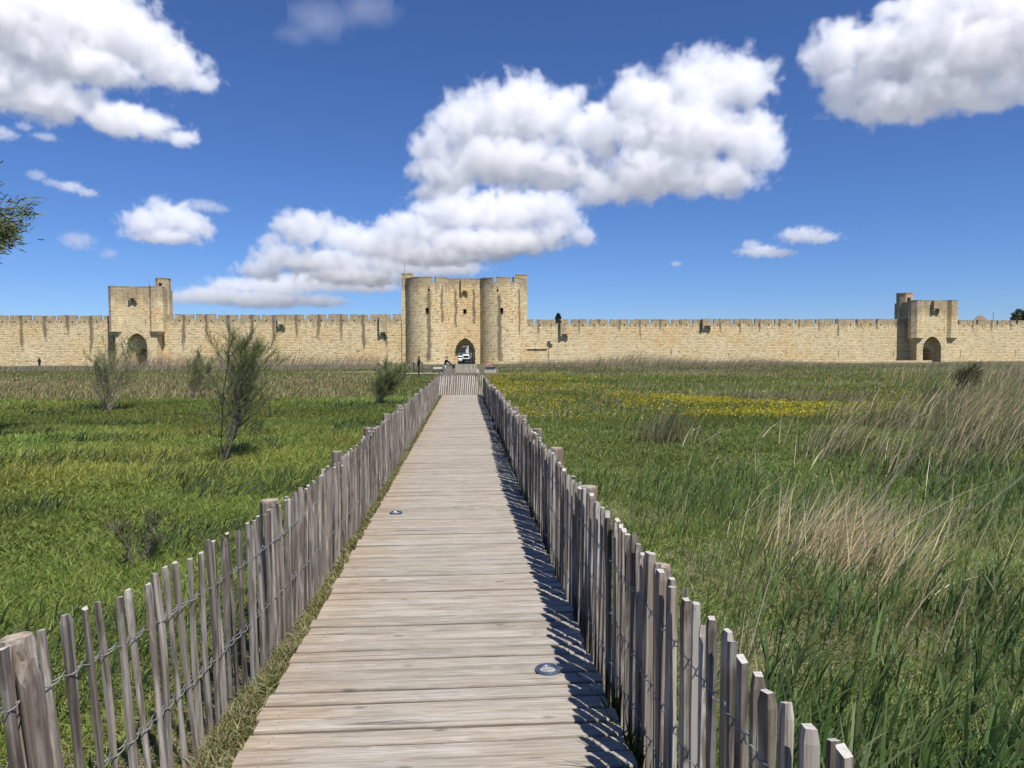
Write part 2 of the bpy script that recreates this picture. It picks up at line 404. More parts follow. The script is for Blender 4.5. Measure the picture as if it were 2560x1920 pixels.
# stone string course on the wall right of the gatehouse
mb = MB(); mb.box(0, X(1368, YW) - X(1315, YW), -0.28, 0.03, 0, 0.2)
o = mb.build('stone_ledge', M_STONE_R, None, (X(1315, YW), YW, Z(1340, 872, YW))); tag(o, 'narrow stone ledge on the rampart wall just right of the gatehouse', 'ledge')

# ------------------------------------------------------------------ gatehouse
YB = 164.5
TL = X(1073, 166); TR = X(1255.5, 166); TRD = 5.2; YT = 166.2
GZT = Z(1060, 692, 161.5); GZB = Z(1165, 697, YB); GZK = Z(1010, 689, 168)
bay0, bay1 = TL + TRD * 0.92, TR - TRD * 0.92
M_STONE_T = stone('gate_left_tower_stone', GZT, streaks=((0.25, 0.75, Z(1073, 722, 161), 0.3), (3.4, 0.5, 18.0, 9.0)), ero=1.0, top_h=3.4)
M_STONE_T2 = stone('gate_right_tower_stone', GZT, streaks=((-0.85, 0.7, Z(1247, 728, 161), 0.2), (4.2, 0.5, 17.5, 6.0)), ero=1.0, top_h=2.6)
M_STONE_B = stone('gate_bay_stone', GZB, streaks=((X(1140, YB), 0.42, Z(1140, 718, YB), Z(1140, 822, YB)), (X(1186, YB), 0.45, Z(1186, 718, YB), Z(1186, 815, YB))), warm=1.12, ero=0.8, top_h=2.2)
gate = empty('gatehouse', (0, YB, 0)); tag(gate, 'tall limestone gatehouse with two round towers and a pointed arch', 'gatehouse')
def round_tower(xc, win, loops, gaps, slit, M_STONE_T):
    mb = MB()
    def fn(u, z, d):
        a = u / TRD; rr = TRD - d + 0.10 * max(0, 1 - z / 6.0)
        return (rr * math.sin(a), -rr * math.cos(a), z)
    uw = math.asin((X(win[0], 161.3) - xc) / TRD) * TRD
    holes = [(uw - 0.38, uw + 0.38, Z(win[0], 785, 161.3), Z(win[0], 770, 161.3), 1.0)]
    ul = math.asin((X(loops[0], 161.3) - xc) / TRD) * TRD; zl = Z(loops[0], loops[1], 161.3)
    holes += [(ul - 0.10, ul + 0.10, zl - 0.5, zl + 0.55, 1.0), (ul - 0.28, ul + 0.28, zl - 0.35, zl + 0.02, 1.0)]
    us = math.asin((X(slit, 161.3) - xc) / TRD) * TRD
    holes += [(us - 0.07, us + 0.07, 0.6, 2.4, 0.9)]
    zc = GZT - 1.15; e = TRD * math.pi * 0.62
    facade(mb, fn, -e, e, -0.6, zc, holes, du=0.55)
    n = 40; mb.face([fn(-e + 2 * e * i / n, zc - 0.02, 0) for i in range(n + 1)])
    tw = mb.build('tower', M_STONE_T, gate, (xc, YT - YB, 0), weld=False)
    ed = [-e] + [math.asin(max(-1, min(1, (X(g, 161.3) - xc) / TRD))) * TRD + s * 0.40 for g in gaps for s in (-1, 1)] + [e]
    for a, b in zip(ed[0::2], ed[1::2]):
        p = MB(); k = max(2, int((b - a) / 0.5)); zz = [GZT + 0.06 * math.sin(7 * i + xc) for i in range(k + 1)]
        for i in range(k):
            ua, ub = a + (b - a) * i / k, a + (b - a) * (i + 1) / k
            A = lambda u, z, d: fn(u, z, d)
            p.face([A(ua, zc, 0), A(ub, zc, 0), A(ub, zz[i], 0), A(ua, zz[i], 0)], [(ua, zc), (ub, zc), (ub, zz[i]), (ua, zz[i])])
            p.face([A(ub, zc, .7), A(ua, zc, .7), A(ua, zz[i], .7), A(ub, zz[i], .7)], [(ub, zc), (ua, zc), (ua, zz[i]), (ub, zz[i])])
            p.face([A(ua, zz[i], -.06), A(ub, zz[i], -.06), A(ub, zz[i], .7), A(ua, zz[i], .7)])
            p.face([A(ua, zz[i] - 0.16, -.06), A(ub, zz[i] - 0.16, -.06), A(ub, zz[i], -.06), A(ua, zz[i], -.06)], [(ua, zz[i] - .16), (ub, zz[i] - .16), (ub, zz[i]), (ua, zz[i])])
            p.face([A(ua, zz[i] - 0.16, 0), A(ub, zz[i] - 0.16, 0), A(ub, zz[i] - .16, -.06), A(ua, zz[i] - .16, -.06)])
        for u in (a, b): p.face([fn(u, zc, 0), fn(u, zc, .7), fn(u, GZT, .7), fn(u, GZT, 0)], [(u, zc), (u + .7, zc), (u + .7, GZT), (u, GZT)])
        p.build('parapet', M_STONE_T, tw)
    w = MB(); q = fn(uw, 0, 0.55); zz0, zz1 = holes[0][2], holes[0][3]
    w.box(-0.375, 0.375, 0, 0.05, zz0 + 0.005, zz1 - 0.005); w.box(-0.03, 0.03, -0.03, -0.002, zz0 + .01, zz1 - .01)
    w.build('shutter', M_WOOD_DARK, tw, (q[0], q[1], 0), uw / TRD)
    return tw
round_tower(TL, (1069, 0), (1074, 723), [1087], 1070, M_STONE_T)
round_tower(TR, (1254.5, 0), (1244.5, 724), [1237, 1282], 1255, M_STONE_T2)
# central bay with the pointed gateway
AC = (X(1138, YB) + X(1188, YB)) / 2; AHW = (X(1188, YB) - X(1138, YB)) / 2
ASP, AAP = Z(1162, 881, YB), Z(1162, 845, YB)
IHW = (X(1182, 166.5) - X(1144, 166.5)) / 2
mb = MB(); fnb = lambda u, z, d: (u, d, z)
xw = X(1163, YB); zb0, zb1 = Z(1163, 785.5, YB), Z(1163, 773, YB)
facade(mb, fnb, bay0, bay1, -0.6, GZB, [(xw - 0.38, xw + 0.38, zb0, zb1, 0.9)], (AC, AHW, ASP, AAP - ASP, 2.0), du=3)
bay = mb.build('central_bay', M_STONE_B, gate)
facade(MB(), lambda u, z, d: (u, 2.0 + d, z), bay0, bay1, -0.6, 8.0, (), (AC, IHW, Z(1162, 880, 166.5), Z(1162, 860, 166.5) - Z(1162, 880, 166.5), 14.0), du=3).build('inner_arch', M_STONE_B, gate)
mb = MB(); bx = X(1162, YB)
machicolation(mb, bx, 1.55, GZB + 0.1, Z(1162, 741, YB), 0.0, 0.7).build('machicolation', M_STONE_B, bay)
for c0, c1 in ((bay0, bx - .85), (bx + .85, bay1)):
    mb = MB(); k = 4
    for i in range(k):
        a = c0 + (c1 - c0) * i / k; b = c0 + (c1 - c0) * (i + 1) / k; mb.box(a, b - .004, -0.06, 0.8, GZB, GZB + rnd.uniform(0.08, 0.2))
    mb.build('coping', M_STONE_B, bay)
w = MB(); w.box(xw - 0.375, xw + 0.375, 0.5, 0.56, zb0 + .005, zb1 - .005)
for k in range(1, 3): w.box(xw - 0.375 + 0.25 * k - .015, xw - 0.375 + 0.25 * k + .015, 0.40, 0.44, zb0 + .01, zb1 - .01)
w.build('window_grille', M_WOOD_DARK, bay)
# rectangular keep behind, split round the vaulted passage
bl, brr = X(1006, 165), X(1318, 165)
mb = MB(); y0, y1 = 2.3, 17.0; KZ = GZK - 1.9
mb.box(bl, AC - IHW - 0.03, y0, y1, -0.6, KZ); mb.box(AC + IHW + 0.03, brr, y0 + .003, y1, -0.6, KZ)
mb.box(bl, TL - 3.5, .30, y0 + .1, -0.6, KZ - .003); mb.box(TR + 3.5, brr, .30, y0 + .1, -0.6, KZ - .003)
y0 = .30
mb.box(AC - IHW - 0.028, AC + IHW + 0.028, 2.6, y1 - .01, Z(1162, 860, 166.5) + 0.03, KZ - 0.2)
kp = mb.build('keep', M_STONE_T, gate)
for sx0, sx1, zt in ((bl, bl + 2.6, GZK), (brr - 2.6, brr, GZK - .15)):
    mb = MB(); mb.box(sx0, sx1, y0 + .001, y0 + .8, KZ + .002, zt)
    x = sx0
    while x < sx1 - 0.3:
        nx = min(sx1, x + rnd.uniform(.6, 1.1)); mb.box(x, nx - .004, y0 - .08, y0 + .9, zt + .002, zt + rnd.uniform(.12, .25)); x = nx
    mb.build('parapet', M_STONE_T, kp)
mb = MB(); mb.tube([(X(1013, 168), 4.0, GZK), (X(1013, 168), 4.0, GZK + 2.6)], 0.035, 5); mb.build('mast', M_IRON, gate)
mb = MB(); mb.tube([(X(1013, 168), 4.0, GZK - .2), (X(1013, 168), 4.0, GZK + .15)], 0.09, 6); mb.build('mast_foot', M_IRON, gate)

# ------------------------------------------------------------------ small gate towers
def side_tower(label, x0, x1, ztop, zcorb, sgn, arch_px, apex_y, spring_y, stair, bret, mat, stair_top, slits):
    yf = 162.0; cx = (x0 + x1) / 2; hw = (x1 - x0) / 2
    root = empty('gate_tower', (cx, yf, 0)); tag(root, label, 'tower', 'small gate towers')
    L = lambda px, Y=yf: X(px, Y) - cx
    aa, ab = L(arch_px[0]), L(arch_px[1]); ac, ahw = (aa + ab) / 2, (ab - aa) / 2
    sp, ap = Z(arch_px[0], spring_y, yf), Z(arch_px[0], apex_y, yf)
    mb = MB(); fn = lambda u, z, d: (u, d, z)
    hs = [(L(p) - 0.07, L(p) + 0.07, Z(p, yb, yf), Z(p, ya, yf), 0.8) for p, ya, yb in slits]
    facade(mb, fn, -hw, hw, -0.6, ztop, hs, (ac, ahw, sp, ap - sp, 2.2), du=3)
    ih = ahw * 0.62; ic = ac - sgn * -0.25 * 0
    mb.box(-hw, ac - ahw - .02, 0.0, 9.0, -0.6, ztop - .003, skip='f'); mb.box(ac + ahw + .02, hw, 0.0, 9.0, -0.6, ztop - .003, skip='f')
    mb.box(ac - ahw - .019, ac + ahw + .019, 0.9, 8.99, ap + .02, ztop - .006, skip='')
    body = mb.build('tower', mat, root)
    facade(MB(), lambda u, z, d: (u, 2.2 + d, z), ac - ahw - .01, ac + ahw + .01, -0.6, ap + .6, (), (ac, ih, sp * 0.62, ih * 0.9, 6.0), du=2).build('inner_arch', mat, root)
    for s in (-1, 1):
        r = 1.62; c = (s * (hw - 0.15), 0.85)
        tb = MB(); tb.cyl(c, r, zcorb + 0.2, ztop - 0.004, 8, ph=math.pi / 8)
        tu = tb.build('corner_turret', mat, root)
        cb = MB(); cb.cyl(c, r + 0.10, zcorb, zcorb + 0.198, 8, ph=math.pi / 8)
        k = 5
        for i in range(k):
            ra = r * (1 - 0.17 * i); za = zcorb - 0.002 - 0.36 * i
            cb.cyl((c[0] - s * 0.10 * i, c[1] + 0.05 * i), ra - 0.12, za - 0.358, za, 8, ph=math.pi / 8)
        cb.build('corbel', mat, tu)
        cp = MB(); cp.cyl(c, r + 0.05, ztop, ztop + 0.14, 8, ph=math.pi / 8); cp.build('coping', mat, tu)
    cp = MB(); x = -hw
    while x < hw - .2:
        nx = min(hw, x + rnd.uniform(.7, 1.1)); cp.box(x, nx - .015, -0.05, 0.7, ztop + .002, ztop + rnd.uniform(.06, .16)); x = nx
    cp.build('coping', mat, body)
    bx0, bx1, by = bret
    machicolation(MB(), (L(bx0) + L(bx1)) / 2, L(bx1) - L(bx0), ztop + .05, Z(bx0, by, yf), 0.0, 0.85).build('machicolation', mat, body)
    sb = MB(); sx = (L(stair[0], 169) + L(stair[1], 169)) / 2; sr = (L(stair[1], 169) - L(stair[0], 169)) / 2
    sb.cyl((sx, 7.0), sr * 1.05, 6.0, stair_top, 8, ph=math.pi / 8); st = sb.build('stair_turret', mat, root)
    cp = MB(); cp.cyl((sx, 7.0), sr * 1.12, stair_top, stair_top + .2, 8, ph=math.pi / 8); cp.build('coping', mat, st)
    wd = MB(); wd.box(sx - 0.32, sx + 0.32, 7.0 - sr * 1.05 - 0.03, 7.0 - sr * 0.9, stair_top - 2.2, stair_top - 1.0); wd.build('window', M_IRON, st)
    if sgn > 0:
        mm = MB(); mm.tube([(L(377.5, 168), 6, ztop), (L(377.5, 168), 6, ztop + 1.9)], 0.03, 5); mm.build('mast', M_IRON, root)
    else:
        mm = MB(); mm.prism([(hw + 1.2, ztop - 1.7), (hw + 2.3, ztop - 1.78), (hw + 2.3, ztop - 1.55), (hw + 1.2, ztop - 1.45)], 1.0, 1.3); mm.build('gargoyle', mat, root)
    return root
M_STONE_SL = stone('left_gate_stone', Z(350, 717, 162), ero=0.7, top_h=4.5)
M_STONE_SR = stone('right_gate_stone', Z(2330, 752, 162), ero=0.7, top_h=4.5)
side_tower('square limestone gate tower at the left with corner turrets and pointed arch', XTL[0], XTL[1], Z(350, 717, 162), Z(400, 829, 162), 1, (317.6, 368.6), 832.5, 866, (395, 429), (329, 347, 759), M_STONE_SL, Z(412, 698, 169), [(317, 803, 817), (366, 803, 816)])
side_tower('square limestone gate tower at the right with corner turrets and pointed arch', XTR[0], XTR[1], Z(2330, 752, 162), Z(2270, 845, 162), -1, (2307, 2352.6), 840.7, 871, (2242, 2276), (2327, 2344, 781), M_STONE_SR, Z(2258, 735, 169), [(2302, 814, 833), (2359, 814, 833)])

# ================================================================== TOWN SEEN THROUGH THE GATES AND OVER THE WALL
M_PLASTER = [plain('plaster_%d' % i, c, 0.9, var=0.12, scale=0.8) for i, c in enumerate(((0.50, 0.44, 0.36), (0.42, 0.38, 0.33), (0.60, 0.57, 0.52), (0.72, 0.70, 0.66)))]
M_ROOF = plain('roof_tile', (0.50, 0.36, 0.26), 0.9, var=0.3, scale=3)
M_SHUT = plain('shutter_paint', (0.16, 0.19, 0.20), 0.7)
M_GLASS = plain('window_glass', (0.02, 0.025, 0.03), 0.08)
M_ASPH = plain('street_asphalt', (0.10, 0.098, 0.092), 0.95, scale=2)
mb = MB(); mb.box(-6, 6.5, 176.6, 262, -0.2, 0.06); tag(mb.build('street', M_ASPH), 'town street running on behind the gateway', 'street', kind='structure')
def house(label, x0, x1, y0, y1, h, mat, side, nwin=3, floors=2):
    root = empty('town_house', ((x0 + x1) / 2, (y0 + y1) / 2, 0)); tag(root, label, 'house', 'town houses behind the ramparts')
    hx, hy = (x1 - x0) / 2, (y1 - y0) / 2
    m = MB(); m.box(-hx, hx, -hy, hy, 0, h); m.build('wall', mat, root)
    r = MB(); r.prism([(-hx - .4, h + .003), (hx + .4, h + .003), (hx + .4, h + .15), (0, h + 1.5), (-hx - .4, h + .15)], -hy - .2, hy + .2); r.build('roof', M_ROOF, root)
    for fl in range(floors):
        for k in range(nwin):
            z = 1.2 + fl * 2.9
            m = MB()
            if side == 'front':
                c = -hx + (k + .5) * 2 * hx / nwin; m.box(c - .5, c + .5, -hy - .06, -hy + .02, z, z + 1.5)
            else:
                c = -hy + (k + .5) * 2 * hy / nwin; s = 1 if side == 'right' else -1; m.box(s * hx - .03, s * hx + .06 * s, c - .5, c + .5, z, z + 1.5) if s > 0 else m.box(-hx - .06, -hx + .03, c - .5, c + .5, z, z + 1.5)
            w = m.build('window', M_SHUT, root)
    return root
M_SHADE_STONE = plain('shade_toned_stone', (0.075, 0.07, 0.062), 0.95, var=0.4, scale=1.5)  # street shade put into the base colour of the sunlit house fronts
house('town house coloured dark as if in shade on the left of the street behind the gatehouse', -9.0, 0.25, 199, 212, 8.5, M_SHADE_STONE, 'front', 7)
house('town house coloured dark as if in shade on the right of the street behind the gatehouse', 1.05, 10.0, 198, 212, 8.8, M_SHADE_STONE, 'front', 7)
house('pale sunlit town house at the end of the street behind the gatehouse', -3.0, 6.0, 236, 246, 9.0, M_PLASTER[3], 'front', 4)
house('white house seen through the right gate tower', X(2290, 186), X(2350, 186), 184, 194, 7.2, M_PLASTER[3], 'front', 3)
house('grey house seen through the left gate tower', X(300, 186), X(380, 186), 186, 194, 7.2, M_PLASTER[1], 'front', 3)
house('small white house with a low tiled roof peeping over the wall at the right', X(2438, 200), X(2455, 200), 199, 200.6, Z(2445, 802, 200), M_PLASTER[3], 'front', 1, 3)
# two parked white vans
M_WHITE = plain('white_paint', (0.78, 0.78, 0.76), 0.35, var=0.03); M_TYRE = plain('rubber', (0.02, 0.02, 0.02), 0.9); M_LAMP = plain('lamp_lens', (0.6, 0.6, 0.55), 0.2)
def van(label, loc, rz, h=1.95, L=4.4, w=1.8):
    root = empty('white_van', loc, rz); tag(root, label, 'van', 'parked white vans')
    prof = [(-L / 2, .35), (-L / 2 + .05, .95), (-L / 2 + 1.0, 1.15), (-L / 2 + 1.65, h - .12), (-L / 2 + 2.0, h), (L / 2 - .15, h), (L / 2, h - .2), (L / 2, .35)]
    m = MB(); inset = 0.12
    ra = [[(y, x, z) for x, z in prof] for y in (0,)]
    lo = [(-w / 2, x, z) for x, z in prof]; l1 = [(-w / 2 + (inset if z > 1.1 else 0.03), x, z) for x, z in prof]
    m.loft([[(-w / 2 + (inset if z > 1.2 else 0.0), x, z) for x, z in prof], [(w / 2 - (inset if z > 1.2 else 0.0), x, z) for x, z in prof]])
    m.build('body', M_WHITE, root, weld=True)
    g = MB(); p, q = prof[2], prof[3]
    e = 0.012
    g.face([(-w / 2 + .12, p[0] - e, p[1] + .05), (w / 2 - .12, p[0] - e, p[1] + .05), (w / 2 - .22, q[0] - e, q[1] - .03), (-w / 2 + .22, q[0] - e, q[1] - .03)]); g.build('windscreen', M_GLASS, root)
    for s in (-1, 1):
        g = MB(); g.box(s * (w / 2 - .06) - .035, s * (w / 2 - .06) + .035, prof[3][0] + .05, prof[3][0] + 1.0, 1.22, h - .3); g.build('side_window', M_GLASS, root)
        g = MB(); g.box(s * w * .36 - .16, s * w * .36 + .16, -L / 2 - .02, -L / 2 + .1, .72, .92); g.build('headlight', M_LAMP, root)
        for yy in (-L / 2 + .85, L / 2 - .9):
            g = MB(); ring = lambda x, r: [(x, yy + r * math.cos(a * math.pi / 8), .33 + r * math.sin(a * math.pi / 8)) for a in range(16)]
            g.loft([ring(s * w / 2 - .2 * s, .33), ring(s * w / 2 + .01 * s, .33)]); g.build('wheel', M_TYRE, root)
    g = MB(); g.box(-w * .42, w * .42, -L / 2 - .04, -L / 2 + .05, .36, .56); g.build('bumper', M_SHUT, root)
    return root
van('white van parked in the gateway street, the larger of the two', (X(1165, 190), 193, 0.06), 0.0, 2.15)
van('smaller white van parked at the left of the gateway street', (X(1150.5, 190), 194.0, 0.06), 0.08, 1.8, 4.0, 1.7)
# street lamp rising over the right wall
root = empty('street_lamp', (X(2481, 178), 178, 0)); tag(root, 'slim pale street lamp showing above the right end of the wall', 'lamp')
zt = Z(2481, 782, 178); mb = MB(); mb.tube([(0, 0, 0), (0, 0, zt)], [.09, .06], 8); mb.build('post', M_GALV, root)
mb = MB(); mb.cyl((0, 0), .12, zt, zt + .12, 10, .28); mb.cyl((0, 0), .28, zt + .122, zt + .22, 10, .10); mb.build('lamp_head', M_WHITE, root)
# floodlight mast standing against the wall right of the gatehouse
root = empty('floodlight_mast', (X(1395, 162), 162, 0)); tag(root, 'thin grey pole with a dark floodlight, in front of the wall right of the gatehouse', 'light pole')
zt = Z(1395, 802, 162); mb = MB(); mb.tube([(0, 0, -.3), (0, 0, zt)], .06, 6); mb.build('post', M_GALV, root)
mb = MB(); mb.box(-.35, .35, -.2, .2, zt, zt + .55); mb.box(.05, .8, -.15, .15, zt - .45, zt - .02); mb.build('floodlight', M_IRON, root)
# low kerb wall at the rampart foot
mb = MB(); mb.box(X(1980, 150), X(2330, 150), 150, 150.5, -.2, .42); tag(mb.build('low_stone_wall', M_STONE_R), 'low stone kerb wall in front of the right gate tower', 'wall')

# ================================================================== BOARDWALK
DZ = 0.25; DX0, DX1 = -0.925, 0.655
def wood(name, base, dark, pale, axis, var=0.25, freq=1.0, warm_edge=False):
    t = NT(name); oc = t.coord()
    oi = t.n('ObjectInfo')
    off = t.n('VectorMath', operation='SCALE'); cmb = t.n('CombineXYZ'); t.l(oi.outputs['Random'], cmb.inputs[0]); t.l(oi.outputs['Random'], cmb.inputs[1]); t.l(oi.outputs['Random'], cmb.inputs[2])
    t.l(cmb.outputs[0], off.inputs[0]); off.inputs['Scale'].default_value = 37.0
    ad = t.n('VectorMath', operation='ADD'); t.l(oc, ad.inputs[0]); t.l(off.outputs[0], ad.inputs[1]); p = ad.outputs[0]
    s = {'x': (1.1, 30, 30), 'z': (42, 42, 1.4)}[axis]; s2 = {'x': (4.5, 34, 34), 'z': (16, 16, 2.2)}[axis]
    g1 = t.noise(t.mapping(p, s), freq, 5, 0.62, 0.6); g2 = t.noise(t.mapping(p, s2), 1.0, 4, 0.6, 1.2); g3 = t.noise(p, 1.6, 3)
    c = t.mix(t.ramp(g1, ((0.36, 0.0), (0.60, 1.0))), dark, base)
    c = t.mix(t.ramp(g2, ((0.45, 0.0), (0.62, 0.85))), c, pale)
    c = t.mix(t.ramp(g3, ((0.40, 0.0), (0.75, 0.45))), c, t.mix(1.0, c, (0.86, 0.72, 0.56), 'MULTIPLY'))
    crack = t.ramp(t.noise(t.mapping(p, tuple(k * 0.8 for k in s), (5, 9, 2)), 1.0, 3, 0.7, 0.4), ((0.63, 0.0), (0.70, 0.8)))
    c = t.mix(crack, c, tuple(k * 0.35 for k in dark))
    # knots
    vo = t.n('TexVoronoi'); t.l(t.mapping(p, {'x': (3.0, 7, 7), 'z': (9, 9, 3.2)}[axis]), vo.inputs['Vector']); vo.inputs['Scale'].default_value = 1.0
    c = t.mix(t.ramp(vo.outputs[0], ((0.05, 0.75), (0.13, 0.0))), c, tuple(k * 0.5 for k in dark))
    if warm_edge:
        fg = t.noise(t.mapping(p, (2.6, 95, 95)), 1.0, 4, 0.7, 0.3); c = t.mix(0.8, c, t.ramp(fg, ((0.36, 0.66), (0.60, 1.12))), 'MULTIPLY')
        sy = t.n('SeparateXYZ'); t.l(oc, sy.inputs[0]); c = t.mix(t.math('MULTIPLY', t.math('SUBTRACT', t.math('ABSOLUTE', sy.outputs[1]), t.math('MULTIPLY_ADD', g3, .012, .038)), 70.0, clamp=True), c, t.mix(1.0, c, (.50, .45, .40), 'MULTIPLY'))   # darker tone along the board edges, stressing the joints
        sx = t.n('SeparateXYZ'); t.l(oc, sx.inputs[0])
        ed = t.math('ADD', t.math('MULTIPLY', sx.outputs[0], -1.6), t.math('MULTIPLY', g3, 1.2))
        c = t.mix(t.ramp(ed, ((1.15, 0.0), (1.75, 0.65))) if False else t.math('MULTIPLY', t.math('SUBTRACT', ed, 1.2, clamp=True), 0.6, clamp=True), c, t.mix(1.0, c, (0.95, 0.72, 0.48), 'MULTIPLY'))
    rv = t.math('MULTIPLY_ADD', oi.outputs['Random'], var * .85, (1 - var * 0.55) * .91)
    c = t.mix(1.0, c, rv, 'MULTIPLY')
    t.bump(t.math('SUBTRACT', g1, t.math('MULTIPLY', crack, 0.6)), 0.5, 0.006)
    return t.out(c, 0.85)
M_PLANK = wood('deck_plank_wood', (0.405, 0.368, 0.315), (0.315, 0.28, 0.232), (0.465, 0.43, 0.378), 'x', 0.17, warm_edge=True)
M_BLACK = plain('black_gap', (0.012, 0.012, 0.013), 0.6)
M_NAIL = plain('rusty_nail', (0.10, 0.075, 0.06), 0.7)
M_JOIST = wood('deck_joist_wood', (0.20, 0.16, 0.12), (0.10, 0.08, 0.06), (0.28, 0.24, 0.2), 'z')
def plank_mesh(seed, L):
    r = random.Random(seed); m = MB(); n = 7; w = 0.0538 + r.uniform(-.0012, .0014); th = 0.034
    rings = []
    ph = r.uniform(0, 6); bow = r.uniform(-.0025, .0035)
    for i in range(n + 1):
        x = -L / 2 + L * i / n; z = bow * math.sin(math.pi * i / n) + .001 * math.sin(ph + i); j = .0012 * math.sin(3 * i + ph)
        rings.append([(x, -w + j, -th), (x, w + j, -th), (x, w + j, -.008 + z), (x, w - .006 + j, z - .001), (x, 0, z + .001), (x, -w + .006 + j, z - .001), (x, -w + j, -.008 + z)])
    m.loft(rings)
    for x in (-L / 2 + .10, L / 2 - .10):
        for yy in (-.028, .027): m.cyl((x + r.uniform(-.01, .01), yy + r.uniform(-.006, .006)), .0022, -.004, .0016, 6, m=1)
    return m.mesh('plank', [M_PLANK, M_NAIL], weld=True)
PL = [plank_mesh(40 + i, DX1 - DX0) for i in range(6)]
walk = empty('boardwalk', (0, 0, 0)); tag(walk, 'weathered grey plank boardwalk leading straight to the gatehouse', 'boardwalk', kind='structure')
y = 0.6; PITCH_P = 0.1205; YEND = 29.7
k = 0
while y < YEND - 0.1:
    o = link('plank', PL[rnd.randrange(6)], walk)
    o.location = ((DX0 + DX1) / 2 + rnd.uniform(-.012, .012), y + rnd.uniform(-.0015, .0015), DZ + rnd.uniform(-.0045, .0045))
    o.rotation_euler = (rnd.uniform(-.006, .006), rnd.uniform(-.0015, .0015), rnd.uniform(-.003, .003) + (math.pi if rnd.random() < 0 else 0))
    y += PITCH_P; k += 1
mb = MB()
for xx in (DX0 + .06, (DX0 + DX1) / 2 - .03, DX1 - .12): mb.box(xx, xx + .07, 0.5, YEND, -.05, DZ - .042)
mb.build('joist', M_JOIST, walk)
walk2 = empty('boardwalk', (0, YEND, 0)); tag(walk2, 'far stretch of the boardwalk beyond the slatted barrier', 'boardwalk', kind='structure')
mb = MB(); y = 0.16
while y < 34.5:
    d = rnd.uniform(-.004, .004); mb.box(DX0 + .03, DX1 + .02, y, y + .110, DZ - .04 + d, DZ - .01 + d); y += PITCH_P
tag(mb.build('plank', M_PLANK, walk2), kind='stuff')
mb = MB()
for xx in (DX0 + .09, DX1 - .12): mb.box(xx, xx + .07, .1, 34.5, -.05, DZ - .06)
mb.build('joist', M_JOIST, walk2)
mb = MB(); mb.box(DX0 - .12, DX1 + .1, YEND - .03, YEND + .10, DZ - .10, DZ - .004); mb.build('threshold', M_JOIST, walk2, (0, -YEND, 0))
# deck lights let into the planks
M_RING = plain('bluish_steel', (0.16, 0.20, 0.28), 0.35, 0.7, var=0.2, scale=40); M_LENS = plain('dusty_lens', (0.42, 0.42, 0.38), 0.3, var=0.4, scale=60); M_BLACK = plain('black_gap', (0.012, 0.012, 0.013), 0.6)
def deck_light(px, py, label, r=0.066):
    p = gnd(px, py, DZ); root = empty('deck_light', (p.x, p.y, DZ)); tag(root, label, 'deck light', 'round lights let into the boardwalk')
    m = MB(); n = 28
    R = lambda rr, z: [(rr * math.cos(2 * math.pi * i / n), rr * math.sin(2 * math.pi * i / n), z) for i in range(n)]
    m.loft([R(r, .001), R(r, .009), R(r * .93, .012), R(r * .68, .010), R(r * .62, .004)], cap0=False, cap1=False); m.build('ring', M_RING, root, smooth=True)
    m = MB(); m.loft([R(r * .63, .003), R(r * .5, .0045), R(r * .3, .006)], cap0=False); m.build('lens', M_LENS, root, smooth=True)
    m = MB()
    for i in range(3):
        a = i * 2.094 + .4; m.cyl((r * .81 * math.cos(a), r * .81 * math.sin(a)), .004, .0105, .0135, 8)
    m.build('screw', M_BLACK, root)
deck_light(1370, 1676, 'round steel deck light in the boardwalk beside the shadow of the right fence')
deck_light(990, 1283, 'round steel deck light farther along, near the left edge of the boardwalk')

# ================================================================== CHESTNUT PICKET FENCES
M_SLAT = wood('slat_wood', (0.235, 0.208, 0.178), (0.075, 0.062, 0.050), (0.37, 0.34, 0.305), 'z', 0.75)
M_SLAT_R = wood('slat_wood_brown', (0.26, 0.225, 0.185), (0.09, 0.073, 0.056), (0.43, 0.405, 0.365), 'z', 0.75)
M_POST = wood('post_wood', (0.27, 0.225, 0.185), (0.11, 0.085, 0.065), (0.40, 0.35, 0.30), 'z', 0.35)
M_ENDGRAIN = plain('post_end_grain', (0.50, 0.42, 0.32), 0.9, var=0.45, scale=30)
M_ENDPALE = plain('slat_end_grain', (0.55, 0.52, 0.47), 0.9, var=0.3, scale=50)
M_WIRE = plain('galvanised_wire', (0.30, 0.30, 0.31), 0.5, 0.35, var=0.2)
def slat_mesh(seed, w, th, mat, square=False):
    """split chestnut pale: uneven five-sided section, slightly crooked, cut or chamfered top; unit height 1"""
    r = random.Random(seed); m = MB(); n = 5 if not square else 3
    if square: sec = [(-.5, -.5), (.5, -.5), (.5, .35), (.3, .5), (-.5, .5)]
    else: sec = [(-.5, -.35), (-.15, -.5), (.5, -.3), (.42, .2), (-.1, .5)]
    sec = [(a + r.uniform(-.1, .1), b + r.uniform(-.1, .1)) for a, b in sec]
    if r.random() < .5: sec = [(-a, b) for a, b in sec][::-1]
    rings = []; ph = r.uniform(0, 6); am = r.uniform(.002, .008) if not square else .0015
    for i in range(n + 1):
        q = i / n; ox, oy = am * math.sin(ph + 4 * q), am * math.cos(ph * 1.7 + 5 * q)
        k = 1.0 + .16 * math.sin(ph * 2 + 6 * q) + r.uniform(-.08, .08)
        rings.append([(a * th * k + ox, b * w * k + oy, q * 0.97) for a, b in sec])
    sl = r.uniform(-.012, .012); cut = .88 if not square else .82
    rings.append([(a * th * cut + ox, b * w * cut + oy, 1.0 + sl * (b / .5) * .5) for a, b in sec])
    m.loft(rings, cap1=False); m.face(rings[-1], m=1)
    return m.mesh('slat', [mat, M_ENDPALE], weld=True)
